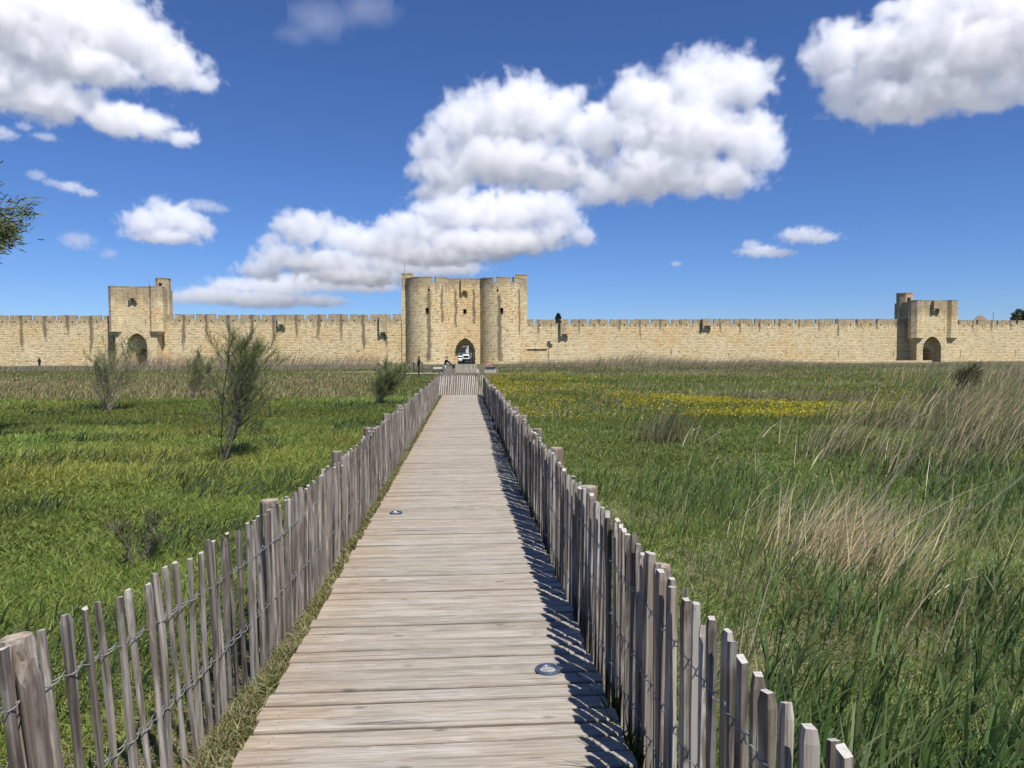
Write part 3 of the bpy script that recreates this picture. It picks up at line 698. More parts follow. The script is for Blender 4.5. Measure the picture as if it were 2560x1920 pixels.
def wire_mesh(path, step, amp, rad, hfun):
    """two strands that weave in front of and behind the pales and twist between them"""
    m = MB(); L = len(path)
    for sgn in (-1, 1):
        pts = []
        for i in range(L * 4):
            q = i / 4.0; a = int(q) % L; b = min(a + 1, L - 1); f = q - int(q)
            x = path[a][0] * (1 - f) + path[b][0] * f; y = path[a][1] * (1 - f) + path[b][1] * f
            c = math.cos(math.pi * 2 * f) * 0.5 + 0.5
            tw = math.sin(math.pi * 2 * f)
            pts.append((x + sgn * (amp * c + .004 * (1 - c)) * (1 if (a % 2 == 0) or True else -1), y, hfun(y) + sgn * .006 * tw))
        m.tube(pts, rad, 4)
    return m
def lean_left(y): return -0.085 * min(1.0, max(0.0, (4.9 - y) / 2.6))
def fence(name, label, path, tops, mesh_set, posts, side, lean, n_parts=300, wires=(0.20, 0.58), gmat=M_SLAT, post_r=.052, loc=None):
    root = empty(name, (path[0][0], path[0][1], 0)); tag(root, label, 'fence', 'chestnut picket fences along the boardwalk')
    ox, oy = path[0][0], path[0][1]; far = MB()
    for i, ((x, y), zt) in enumerate(zip(path, tops)):
        me = mesh_set[rnd.randrange(len(mesh_set))]
        z0 = -0.04 if i < n_parts else 0
        mtx = Matrix.Translation((x - ox + rnd.uniform(-.008, .008), y - oy, z0)) @ Matrix.Rotation(rnd.gauss(0, .008) + (lean(y) if callable(lean) else lean), 4, 'Y') @ Matrix.Rotation(rnd.gauss(0, .006), 4, 'X') @ Matrix.Rotation(rnd.uniform(-.25, .25), 4, 'Z') @ Matrix.Diagonal((rnd.uniform(.88, 1.15), rnd.uniform(.85, 1.15), zt - z0, 1))
        if i < n_parts:
            o = link('slat', me, root); o.matrix_local = mtx
        else:
            b = len(far.v); far.v += [tuple(mtx @ v.co) for v in me.vertices]
            for p in me.polygons: far.f.append(tuple(b + q for q in p.vertices)); far.uv.append(None); far.m.append(p.material_index)
    if far.v: tag(far.build('slat', [gmat, M_ENDPALE], root), kind='stuff')
    for (x, y, zt) in posts:
        m = MB(); n = 12; r = post_r * rnd.uniform(.85, 1.2)
        R = lambda rr, z, s=0: [(rr * (1 + .06 * math.sin(3 * a + y * 5)) * math.cos(a * 2 * math.pi / n), rr * (1 + .06 * math.sin(2 * a + y)) * math.sin(a * 2 * math.pi / n), z) for a in range(n)]
        m.loft([R(r * 1.03, -.1), R(r, zt * .5), R(r * .98, zt - .012), R(r * .9, zt)], cap1=False); m.face(R(r * .9, zt), m=1)
        m.build('post', [M_POST, M_ENDGRAIN], root, (x - ox, y - oy, 0)).rotation_euler = (0, lean(y) if callable(lean) else 0, 0)
    for wd in wires:
        hf = lambda yy, wd=wd: 1.0 - wd + .025 * math.sin(yy * .9 + wd * 9)
        m = wire_mesh([(x - ox + (lean(y) * (1 - wd) if callable(lean) else 0), y - oy) for x, y in path], 0, .017, .0023, hf); m.build('wire', M_WIRE, root)
    return root
SLATS_L = [slat_mesh(100 + i, .037, .027, M_SLAT) for i in range(12)]
SLATS_R = [slat_mesh(200 + i, .034, .025, M_SLAT_R, True) for i in range(12)]
def left_x(y):
    pts = ((0.5, -1.62), (1.5, -1.50), (2.36, -1.36), (2.8, -1.27), (3.75, -1.17), (4.9, -1.105), (7, -1.09), (40, -1.10), (80, -1.10))
    return float(np.interp(y, [p[0] for p in pts], [p[1] for p in pts]))
path, tops = [], []; y = 1.0
while y < 29.3:
    path.append((left_x(y) - lean_left(y), y)); tops.append(0.965 + rnd.gauss(0, .014) + .015 * math.sin(y * .8)); y += (0.086 if y < 3.8 else 0.062) * rnd.uniform(.93, 1.07)
posts = [(left_x(q) - lean_left(q) - .055, q, rnd.uniform(.975, 1.03)) for q in (2.33, 4.42, 6.5, 8.55, 10.6, 12.6, 14.7, 16.7, 18.7, 20.8, 22.8, 24.8, 26.8, 28.9)]
fl = fence('picket_fence', 'grey picket fence along the left edge of the boardwalk, open near the camera', path, tops, SLATS_L, posts, -1, lean_left)
path, tops = [], []; y = 1.05
while y < 29.3:
    path.append((0.715 + .02 * math.sin(y * .5) + max(0, 1.6 - y) * .1, y)); tops.append(1.03 + rnd.gauss(0, .013) + .025 * math.sin(y * .75 + 1.0) * (1 if y > 4 else .3)); y += 0.080 * rnd.uniform(.95, 1.05)
posts = [(0.80, q, 0.99 + rnd.uniform(-.02, .05)) for q in (1.2, 2.92, 4.64, 6.3, 8.0, 9.8, 11.5, 13.4, 15.4, 17.4, 19.4, 21.5, 23.5, 25.5, 27.5, 29.2)]
fr = fence('picket_fence', 'shaded picket fence along the right edge of the boardwalk, round posts behind', path, tops, SLATS_R, posts, 1, 0.01, gmat=M_SLAT_R, wires=(.17, .45, .72))
path, tops = [], []; y = 30.6
while y < 62.5:
    path.append((-1.12, y)); tops.append(0.98 + rnd.gauss(0, .03)); y += .09
fence('picket_fence', 'picket fence beyond the barrier, left of the far boardwalk', path, tops, SLATS_L[:3], [(-1.2, q, 1.05) for q in (31, 36, 41, 46, 51, 56, 61)], -1, 0.0, n_parts=0, wires=())
# torn piece of post nailed in front of the nearest left post
mb = MB(); r9 = random.Random(3); n = 7
R = lambda k, z: [(.020 * k * math.cos(a * 2 * math.pi / n), .05 * k * math.sin(a * 2 * math.pi / n) + .01 * math.sin(9 * a), z + (.03 * math.sin(5 * a) if z > .8 else 0)) for a in range(n)]
mb.loft([R(1, -.1), R(1.05, .3), R(.9, .6), R(1.1, .88), R(.8, .93)]); mb.build('split_post', M_POST, fl, (left_x(2.28) + .012 - lean_left(2.28) - left_x(1.0) + lean_left(1.0), 2.28 - 1.0, 0)).rotation_euler = (0, lean_left(2.28), 0)

# ------------------------------------------------------------------ slatted barrier across the boardwalk and cross fences
M_PALE = wood('pale_slat_wood', (0.62, 0.57, 0.48), (0.38, 0.33, 0.26), (0.74, 0.70, 0.62), 'z', 0.3)
M_WHITEWOOD = wood('bleached_lath', (0.80, 0.76, 0.68), (0.55, 0.50, 0.42), (0.86, 0.83, 0.77), 'z', 0.2)
def cross_fence(name, label, xa, xb, y, h, step, mat, z0=0.0, rake=0.0, w=.035, individual=False, post_at=(), group='cross fences near the far path end'):
    root = empty(name, ((xa + xb) / 2, y, z0)); tag(root, label, 'fence', group); L = xb - xa
    ms = [slat_mesh(300 + i + int(y), .022, w, mat) for i in range(3)]; far = MB(); x = -L / 2
    while x < L / 2 + 1e-3:
        hh = h + rnd.gauss(0, .025); mtx = Matrix.Translation((x, 0, 0)) @ Matrix.Rotation(rake + rnd.gauss(0, .01), 4, 'Y') @ Matrix.Diagonal((1, 1, hh, 1)); me = ms[rnd.randrange(3)]
        if individual: o = link('slat', me, root); o.matrix_local = mtx
        else:
            b = len(far.v); far.v += [tuple(mtx @ v.co) for v in me.vertices]
            for p in me.polygons: far.f.append(tuple(b + q for q in p.vertices)); far.uv.append(None); far.m.append(p.material_index)
        x += step * rnd.uniform(.85, 1.15)
    if far.v: tag(far.build('slat', [mat, M_ENDPALE], root), kind='stuff')
    m = MB()
    for zz in (h * .3, h * .75): m.tube([(-L / 2, .02, zz), (L / 2, .02, zz)], .004, 4)
    m.build('wire', M_WIRE, root)
    for px in post_at: m = MB(); m.cyl((px, .07), .05, -.1, h + .05, 10); m.build('post', M_POST, root)
    return root
cross_fence('slatted_barrier', 'slatted barrier of pale raked laths closing the boardwalk where the fences end', DX0 - .16, DX1 + .02, 29.95, .80, .087, M_WHITEWOOD, DZ - .02, .07, .030, True, (), 'barriers')
ya = 64.5
cross_fence('lath_fence', 'dense lath fence across the far end of the boardwalk below the arch', X(1138, ya), X(1192, ya), ya, 1.0, .10, M_PALE, 0.1, 0, .06, False, (-.9, .95))
yb = 68.0
cross_fence('lath_fence', 'long grey lath fence left of the far path, behind the two visitors', X(1055, yb), X(1112, yb), yb, 1.05, .13, M_SLAT, 0.0, 0, .05, False, (-2, 0, 2))
cross_fence('lath_fence', 'short brown lath fence right of the far path end', X(1196, 66), X(1232, 66), 66, .95, .11, M_SLAT_R, 0.0, 0, .05, False)
mb = MB(); mb.box(-.5 * (X(1105, 67.8) - X(1083, 67.8)), .5 * (X(1105, 67.8) - X(1083, 67.8)), 0, .03, -.06, .06)
tag(mb.build('white_rail', M_WHITE, None, (X(1094, 67.8), 67.8, Z(1094, 920, 67.8))), 'short white board fixed to the grey lath fence on the left', 'board')
mb = MB(); mb.box(X(1139, 63.6), X(1248, 63.6), 63.6, 63.9, .16, .33); tag(mb.build('timber_beam', M_JOIST), 'long low timber beam across the far end of the boardwalk', 'beam')
# grey planter-like panel with black top
pw = X(1244, 65) - X(1208, 65); root = empty('information_desk', ((X(1208, 65) + X(1244, 65)) / 2, 65, 0)); tag(root, 'low grey wooden box with a black top strip, right of the far path', 'box')
mb = MB()
for k in range(4): mb.box(-pw / 2, pw / 2, 0, .5, .12 + k * .14, .25 + k * .14)
mb.build('board', wood('grey_board', (0.46, 0.44, 0.40), (0.30, 0.28, 0.25), (0.55, 0.53, 0.5), 'x'), root)
mb = MB(); mb.box(-pw / 2 + .2, pw / 2 - .2, -.06, .45, .70, .80); mb.build('top_panel', M_BLACK, root)
for s in (-1, 1): mb = MB(); mb.box(s * (pw / 2 - .06) - .05, s * (pw / 2 - .06) + .05, -.02, .52, -.1, .83); mb.build('leg', M_POST, root)
# red and white notice
root = empty('warning_sign', (X(1221.5, 72), 72, 0)); tag(root, 'small red framed notice with a white panel in front of the right round tower', 'sign')
sw = X(1226.5, 72) - X(1216.5, 72); z0, z1 = Z(1221, 914, 72), Z(1221, 906, 72); M_RED = plain('sign_red', (0.55, 0.07, 0.05), 0.5)
mb = MB(); mb.box(-sw / 2, sw / 2, 0, .03, z0, z1); mb.build('panel', M_RED, root)
mb = MB(); mb.box(-sw * .4, sw * .4, -.012, -.002, z0 + .08, z1 - .10); mb.build('face', M_WHITE, root)
mb = MB(); mb.box(-sw * .3, sw * .3, -.018, -.013, (z0 + z1) / 2 - .05, (z0 + z1) / 2 + .02); mb.build('red_bar', M_RED, root)
mb = MB(); mb.box(-.03, .03, .032, .09, -.1, z1); mb.build('post', M_GALV, root)
# leaning pale board by the fence corner
mb = MB(); mb.prism([(-.03, 0), (.22, 0), (.10, .55), (-.10, .62)], 0, .05); tag(mb.build('leaning_board', M_PALE, None, (X(1193.5, 64), 64, .1)), 'pale board leaning at the right end of the dense lath fence', 'board')
# black iron railing with crossed braces
yr = 76.0; xr0, xr1 = X(946, yr), X(1056, yr); root = empty('iron_railing', ((xr0 + xr1) / 2, yr, 0)); tag(root, 'black metal railing with crossed braces, left of the visitors', 'railing')
hw = (xr1 - xr0) / 2; n = 5; m = MB(); zt = 1.12
m.box(-hw, hw, -.025, .025, zt - .05, zt); m.box(-hw, hw, -.025, .025, .14, .19); m.build('rail', M_IRON, root)
for i in range(n + 1):
    x = -hw + 2 * hw * i / n; m = MB(); wd = .11 if i == 3 else .04; m.box(x - wd, x + wd, -.04, .04, -.1, zt + .06); m.build('post', M_IRON, root)
for i in range(n):
    a, b = -hw + 2 * hw * i / n + .05, -hw + 2 * hw * (i + 1) / n - .05
    m = MB(); m.tube([(a, -.01, .2), (b, -.01, zt - .06)], .02, 4); m.tube([(a, .015, zt - .06), (b, .015, .2)], .02, 4); m.build('cross_brace', M_IRON, root)
# sandy ground
g0 = gnd(1030, 990); sand_patch('sand_path', -1.75, 30.0, .55, 2.2, .10, 'trodden pale sand beside the left fence at the end of the near boardwalk', 2)
sand_patch('sand_path', X(1030, 72), 72.5, 3.2, 1.6, .13, 'pale sand around the iron railing and the visitors', 5)
sand_patch('sand_path', X(880, 80), 80, 4.5, .8, .12, 'thin strip of pale sand left of the iron railing', 4)

# ================================================================== PEOPLE
def cloth(name, bands):
    """bands: (upper limit of local z, colour), from the shoes up; soft noise keeps the hems from being ruled lines"""
    t = NT(name); oc = t.coord(); sx = t.n('SeparateXYZ'); t.l(oc, sx.inputs[0])
    z = t.math('MULTIPLY_ADD', t.noise(oc, 9.0, 2), .03, t.math('SUBTRACT', sx.outputs[2], .015))
    q = t.n('ValToRGB'); q.color_ramp.interpolation = 'CONSTANT'; e = q.color_ramp.elements
    while len(e) < len(bands): e.new(.5)
    p = 0.0
    for el, (zz, c) in zip(e, bands): el.position = p; el.color = tuple(c) + (1,); p = zz / 2.0
    t.l(t.math('MULTIPLY', z, .5), q.inputs[0])
    c = t.mix(1.0, q.outputs[0], t.ramp(t.noise(oc, 14, 4), ((.3, .75), (.7, 1.15))), 'MULTIPLY')
    return t.out(c, .85)
def person(label, loc, rz, J, bands, hair, head_r=.095, extra=None):
    """J: name -> (xyz, radius, parent): one skinned continuous body"""
    root = empty('person', loc, rz); tag(root, label, 'person')
    names = list(J); vs = [J[k][0] for k in names]; es = [(names.index(J[k][2]), names.index(k)) for k in names if J[k][2]]
    me = bpy.data.meshes.new('body'); me.from_pydata(vs, es, []); o = link('body', me, root)
    me.materials.append(cloth('clothing', bands))
    md = o.modifiers.new('skin', 'SKIN'); md.use_smooth_shade = True
    for i, k in enumerate(names):
        sv = me.skin_vertices[0].data[i]; r = J[k][1]; sv.radius = r if isinstance(r, tuple) else (r, r); sv.use_root = (k == 'pelvis')
    s = o.modifiers.new('sub', 'SUBSURF'); s.levels = 1; s.render_levels = 2
    hx = Vector(J['head'][0]); m = MB(); n = 10
    rings = []
    for i in range(5):
        a = .15 + 1.25 * i / 4; rings.append([(hx.x + (head_r * 1.12) * math.cos(a) * math.cos(2 * math.pi * k / n) - .012 * 0, hx.y + head_r * 1.2 * math.cos(a) * math.sin(2 * math.pi * k / n) + .025, hx.z + .02 + head_r * 1.25 * math.sin(a)) for k in range(n)])
    m.loft(rings); m.build('hair', plain('hair', hair, .9), root, smooth=True)
    return root
def standing(bend=0.0, arms='down', h=1.72, stance=.11):
    k = h / 1.72; b = bend
    J = {'pelvis': ((0, 0, .95 * k), (.155, .115), None), 'waist': ((0, -.05 * b, 1.10 * k), (.15, .11), 'pelvis'), 'chest': ((0, -.18 * b, 1.33 * k), (.185, .125), 'waist'),
         'neck': ((0, -.27 * b, 1.49 * k - .03 * b), .062, 'chest'), 'head': ((0, -.32 * b - .01, 1.62 * k - .05 * b), (.085, .10), 'neck'), 'crown': ((0, -.33 * b, 1.70 * k - .05 * b), (.07, .085), 'head')}
    for s, q in ((-1, 'l'), (1, 'r')):
        sh = (s * .19, -.19 * b, 1.42 * k - .02 * b)
        J['shoulder' + q] = (sh, .075, 'chest')
        if arms == 'down': el, wr, hd = (s * .25, .03, 1.15 * k), (s * .23, -.12, .93 * k), (s * .21, -.19, .86 * k)
        elif arms == 'front': el, wr, hd = (s * .24, -.06, 1.16 * k), (s * .10, -.27, 1.12 * k), (s * .04, -.30, 1.16 * k)
        else: el, wr, hd = (s * .22, -.30 - .1 * b, 1.18 * k), (s * .16, -.52, 1.04 * k), (s * .15, -.60, 1.0 * k)
        J['elbow' + q] = (el, .058, 'shoulder' + q); J['wrist' + q] = (wr, .038, 'elbow' + q); J['hand' + q] = (hd, (.03, .045), 'wrist' + q)
        f = .06 if s > 0 else -.05
        J['hip' + q] = ((s * .095, 0, .88 * k), .105, 'pelvis'); J['knee' + q] = ((s * stance, f - .03, .49 * k), .072, 'hip' + q)
        J['ankle' + q] = ((s * stance, f + .02, .09 * k), .05, 'knee' + q); J['toe' + q] = ((s * (stance + .02), f - .15, .035), (.042, .03), 'ankle' + q)
    return J
SKIN = (0.50, 0.30, 0.21)
pa = at(1047, 940, 66); person('visitor in dark jacket and dark trousers standing on the grass by the railing', (pa.x, 66, .12), RAD(75), standing(.1, 'front', 1.68),
    [(.1, (.02, .02, .02)), (.90, (.045, .042, .052)), (1.44, (.022, .021, .030)), (2.0, (.16, .10, .08))], (.03, .025, .025))
pb = at(1113, 936, 65.5); person('visitor in navy jacket with white stripe and pale blue jeans, reaching forward', (pb.x, 65.5, .1), RAD(80), standing(.55, 'reach', 1.70),
    [(.1, (.03, .03, .035)), (.93, (.42, .50, .66)), (1.40, (.020, .026, .050)), (2.0, SKIN)], (.10, .08, .06))
pc = at(98, 903, 128); person('distant person in black walking past the wall at the far left', (pc.x, 128, .1), RAD(60), standing(.2, 'down', 1.75),
    [(.1, (.02, .02, .02)), (.9, (.02, .02, .03)), (1.44, (.018, .016, .02)), (2.0, (.05, .03, .03))], (.02, .02, .02))
for o in bpy.data.objects:
    if o.get('label', '').startswith('visitor in navy'):
        m = MB(); m.loft([[(.199, -.16, 1.05), (.199, -.10, 1.05), (.235, -.12, 1.30), (.235, -.18, 1.30)], [(.215, -.16, 1.05), (.215, -.10, 1.05), (.245, -.12, 1.30), (.245, -.18, 1.30)]]); m.build('white_stripe', M_WHITE, o)
# black folding cart in front of him, dark bag at his feet
root = empty('hand_cart', (X(1133, 65.4), 65.4, .1)); tag(root, 'black box-like cart held by the visitor in pale jeans', 'cart')
m = MB(); m.box(-.30, .30, -.2, .2, .62, .95); m.build('box', M_BLACK, root)
m = MB(); m.tube([(-.32, -.15, .93), (-.5, -.15, 1.0), (-.5, .15, 1.0), (-.32, .15, .93)], .018, 5); m.build('handle', M_IRON, root)
for s in (-1, 1):
    for q in (-1, 1):
        m = MB(); m.tube([(s * .22, q * .16, .63), (s * .30, q * .18, .14)], .016, 5); m.build('leg', M_IRON, root)
        m = MB(); m.loft([[(s * .30 + .1 * math.cos(a * .785), q * .18 - .02, .10 + .1 * math.sin(a * .785)) for a in range(8)], [(s * .30 + .1 * math.cos(a * .785), q * .18 + .02, .10 + .1 * math.sin(a * .785)) for a in range(8)]]); m.build('wheel', M_TYRE, root)
m = MB(); n = 10; rings = []
for i, (rr, z) in enumerate(((.16, 0), (.2, .08), (.18, .26), (.10, .38))): rings.append([(rr * math.cos(2 * math.pi * k / n), rr * .7 * math.sin(2 * math.pi * k / n), z) for k in range(n)])
m.loft(rings); m.tube([(0, -.10, .33), (.05, -.16, .40), (.12, -.08, .33)], .015, 5)
tag(m.build('bag', M_BLACK, None, (X(1106, 65.8), 65.8, .1), smooth=True), 'dark bag lying on the ground at the feet of the visitor in jeans', 'bag')

# ================================================================== VEGETATION HELPERS
def leaf_mat(name, transl=0.35, rough=0.65):
    t = NT(name); a = t.n('Attribute', attribute_name='Col'); t.put(t.b.inputs['Roughness'], rough); t.l(a.outputs[0], t.b.inputs['Base Color'])
    tr = t.n('BsdfTranslucent'); t.l(t.mix(1.0, a.outputs[0], (1.1, 1.05, .7, 1), 'MULTIPLY'), tr.inputs[0])
    mx = t.n('MixShader'); mx.inputs[0].default_value = transl; t.l(t.b.outputs[0], mx.inputs[1]); t.l(tr.outputs[0], mx.inputs[2])
    t.l(mx.outputs[0], t.t.nodes['Material Output'].inputs[0]); return t.mat
M_LEAF = leaf_mat('grass_blade', 0.42); M_DRYLEAF = leaf_mat('dry_stalk', 0.2, 0.8); M_TWIG = leaf_mat('tamarisk_twig', 0.15, 0.8)
def blades(P, h, w, lean, col, nseg=2, yaw=None, bend=0.5, tipcol=None):
    """P (n,3) roots, h heights, w widths, lean (n,2) horizontal offset of the tip as a share of h; returns verts, [tri, quad], cols"""
    n = len(P); yaw = rng.uniform(0, 2 * math.pi, n) if yaw is None else yaw
    sx, sy = np.cos(yaw) * w / 2, np.sin(yaw) * w / 2; V = []; Cc = []
    tipcol = col if tipcol is None else tipcol
    for k in range(nseg + 1):
        q = k / nseg; wk = (1 - q) ** 0.7 if k < nseg else 0
        wk = 1.0 if k == 0 else wk * (1.25 if nseg > 1 else 1)
        off = lean * h[:, None] * (q ** (1 + bend))
        zz = h * q * np.sqrt(np.maximum(0.15, 1 - 0.55 * q * np.minimum(1.0, (lean ** 2).sum(1))))
        c = np.stack([P[:, 0] + off[:, 0], P[:, 1] + off[:, 1], P[:, 2] + zz], 1)
        cc = col * (1 - q) + tipcol * q
        if k < nseg:
            d = np.stack([sx * wk, sy * wk, np.zeros(n)], 1); V += [c - d, c + d]; Cc += [cc, cc]
        else: V.append(c); Cc.append(cc)
    m = 2 * nseg + 1; V = np.stack(V, 1).reshape(-1, 3); Cc = np.stack(Cc, 1).reshape(-1, 3)
    b = np.arange(n) * m; quads = [np.stack([b + 2 * k, b + 2 * k + 1, b + 2 * k + 3, b + 2 * k + 2], 1) for k in range(nseg - 1)]
    tri = np.stack([b + m - 3, b + m - 2, b + m - 1], 1)
    return V, tri, (np.concatenate(quads) if quads else None), Cc
class Veg:
    def __init__(s): s.V = []; s.T = []; s.Q = []; s.C = []; s.n = 0
    def add(s, r):
        V, t, q, c = r; s.V.append(V); s.C.append(c); s.T.append(t + s.n)
        if q is not None: s.Q.append(q + s.n)
        s.n += len(V)
    def build(s, name, mat, parent=None):
        fl = [np.concatenate(s.T)] + ([np.concatenate(s.Q)] if s.Q else [])
        return link(name, np_mesh(name, np.concatenate(s.V), fl, mat, np.concatenate(s.C)), parent)
def pal(n, *cols, w=None, jit=0.22):
    cols = np.array(cols); i = rng.choice(len(cols), n, p=w); c = cols[i]
    return np.clip(c * .86 * rng.normal(1, jit, (n, 1)) * rng.normal(1, .06, (n, 3)), .004, 1)
def vnoise(x, y, sc, seed):
    """smooth value noise in numpy, 0..1"""
    r = np.random.default_rng(seed).random((64, 64)); u, v = x / sc, y / sc
    i, j = np.floor(u).astype(int), np.floor(v).astype(int); f, g = u - i, v - j; f = f * f * (3 - 2 * f); g = g * g * (3 - 2 * g)
    A = lambda a, b: r[a % 64, b % 64]
    return (A(i, j) * (1 - f) + A(i + 1, j) * f) * (1 - g) + (A(i, j + 1) * (1 - f) + A(i + 1, j + 1) * f) * g
def scatter(n, y0, y1, s0, s1, p=1.0, xmin=None, xmax=None):
    """n points with x/y slope in [s0, s1] (the wedge in view plus a margin) and density falling as y**-p"""
    a = 2 - p; u = rng.random(n)
    y = (y0 ** a + u * (y1 ** a - y0 ** a)) ** (1 / a) if abs(a) > 1e-6 else y0 * (y1 / y0) ** u
    x = y * rng.uniform(s0, s1, n)
    k = np.ones(n, bool)
    if xmin is not None: k &= x > (xmin(y) if callable(xmin) else xmin)
    if xmax is not None: k &= x < (xmax(y) if callable(xmax) else xmax)
    x, y = x[k], y[k]
    return np.stack([x, y, ground_z(x, y)], 1)
def stuff(o, label, cat): return tag(o, label, cat, kind='stuff')
lean_w = lambda n, mx, sx, my=0.0, sy=None: np.stack([rng.normal(mx, sx, n), rng.normal(my, sx if sy is None else sy, n)], 1)

# ================================================================== TAMARISK SHRUBS AND TREES
def shrub(name, label, cat, base, h, spread, lean, nst, nbr, ntw, seed, group, twig_w=.006, tw_len=(.14, .34), greens=((.055, .062, .030), (.085, .095, .040), (.07, .058, .040)), trunk_r=.022, stem_from=0.0, up=.5):
    r = np.random.default_rng(seed); root = empty(name, base); tag(root, label, cat, group)
    wood_m = MB(); vg = Veg()
    def curve(p, d, L, n, upb, wob):
        pts = [np.array(p, float)]; d = np.array(d, float) / np.linalg.norm(d)
        for i in range(n):
            d = d + np.array([lean * .06, 0, upb * .12]) + r.normal(0, wob, 3); d /= np.linalg.norm(d); pts.append(pts[-1] + d * L / n)
        return pts
    for s in range(nst):
        a = r.uniform(0, 2 * math.pi); d = np.array([math.cos(a) * spread + lean * .5, math.sin(a) * spread, 1.0]); L = h * r.uniform(.68, 1.05) * (1.05 if s else 1.0)
        p0 = np.array([math.cos(a) * .05 * h * .4, math.sin(a) * .05 * h * .4, -.03])
        st = curve(p0, d, L, 7, .25, .06)
        tr = trunk_r * r.uniform(.6, 1.1); wood_m.tube([tuple(q) for q in st], [tr * (1 - .85 * i / 7) + .002 for i in range(8)], 5)
        for b in range(nbr):
            q = r.uniform(.18 + stem_from, .98); k = q * 7; i = min(6, int(k)); p = st[i] + (st[i + 1] - st[i]) * (k - i); dd = st[i + 1] - st[i]; dd /= np.linalg.norm(dd)
            a2 = r.uniform(0, 2 * math.pi); side = np.array([math.cos(a2), math.sin(a2), r.uniform(-.1, .4)])
            bl = h * (.16 + .34 * (1 - q)) * r.uniform(.6, 1.25)
            br = curve(p, dd * .75 + side * .75, bl, 4, up, .10); wood_m.tube([tuple(x) for x in br], [tr * .32 * (1 - .8 * j / 4) + .0012 for j in range(5)], 3)
            m = ntw; qs = r.uniform(.12, 1.0, m) * 4; ii = np.minimum(3, qs.astype(int)); B = np.array(br); P = B[ii] + (B[ii + 1] - B[ii]) * (qs - ii)[:, None]
            D = B[ii + 1] - B[ii]; D /= np.linalg.norm(D, axis=1)[:, None]; D = D * .9 + r.normal(0, .42, (m, 3)) + np.array([lean * .25, 0, .25]); D /= np.linalg.norm(D, axis=1)[:, None]
            Ln = r.uniform(tw_len[0], tw_len[1], m); E = P + D * Ln[:, None]; S = np.cross(D, r.normal(0, 1, (m, 3))); S /= np.linalg.norm(S, axis=1)[:, None]; S *= twig_w / 2
            mid = (P + E) / 2 + r.normal(0, .012, (m, 3)); cc = np.array(greens)[r.integers(0, len(greens), m)] * r.normal(1, .25, (m, 1)); cc = np.clip(cc, .005, 1)
            V = np.stack([P - S * .8, P + S * .8, mid - S, mid + S, E], 1).reshape(-1, 3); bb = np.arange(m) * 5
            vg.add((V, np.stack([bb + 2, bb + 3, bb + 4], 1), np.stack([bb, bb + 1, bb + 3, bb + 2], 1), np.repeat(cc, 5, 0)))
    wood_m.build('trunk', M_BARK, root, smooth=True); vg.build('crown', M_TWIG, root); return root
M_BARK = plain('tamarisk_bark', (0.24, 0.205, 0.175), .9, var=.35, scale=14)
GS = 'young tamarisk shrubs in the left meadow'
TG = ((.13, .165, .06), (.18, .215, .08), (.15, .14, .075), (.22, .25, .10))
b = gnd(555, 1160); shrub('tamarisk_shrub', 'tall wispy tamarisk shrub with pale stems in the left meadow, nearest and largest', 'shrub', b, 2.25, .21, .34, 9, 17, 40, 5, GS, trunk_r=.013, twig_w=.0050, tw_len=(.10, .30), stem_from=.12, greens=TG)
b = gnd(268, 1030); shrub('tamarisk_shrub', 'wide wispy tamarisk shrub in front of the left gate tower', 'shrub', b, 2.35, .40, .34, 10, 12, 22, 6, GS, twig_w=.008, trunk_r=.018, greens=TG)
b = gnd(483, 1003); shrub('tamarisk_shrub', 'small tamarisk bush just left of the largest shrub, farther away', 'shrub', b, 1.95, .28, .40, 9, 11, 22, 8, GS, twig_w=.009, trunk_r=.013, greens=TG)
b = gnd(938, 1020); shrub('tamarisk_shrub', 'wind-swept tamarisk shrub leaning right beside the left fence', 'shrub', b, 1.65, .26, .60, 12, 12, 26, 9, GS, twig_w=.009, trunk_r=.012, greens=TG)
b = gnd(352, 1440); shrub('dead_bush', 'small dark dead bush in the grass behind the left fence', 'bush', b, .55, .35, .05, 6, 8, 14, 12, None, twig_w=.006, tw_len=(.03, .09), greens=((.08, .075, .04), (.12, .12, .06), (.16, .17, .08)), trunk_r=.008)
b = gnd(2400, 985); shrub('marsh_bush', 'low grey-green bush among the reeds at the right', 'bush', b, 1.5, .75, .30, 10, 9, 16, 15, None, twig_w=.02, tw_len=(.2, .5), greens=((.20, .19, .11), (.26, .24, .15), (.14, .16, .07)))
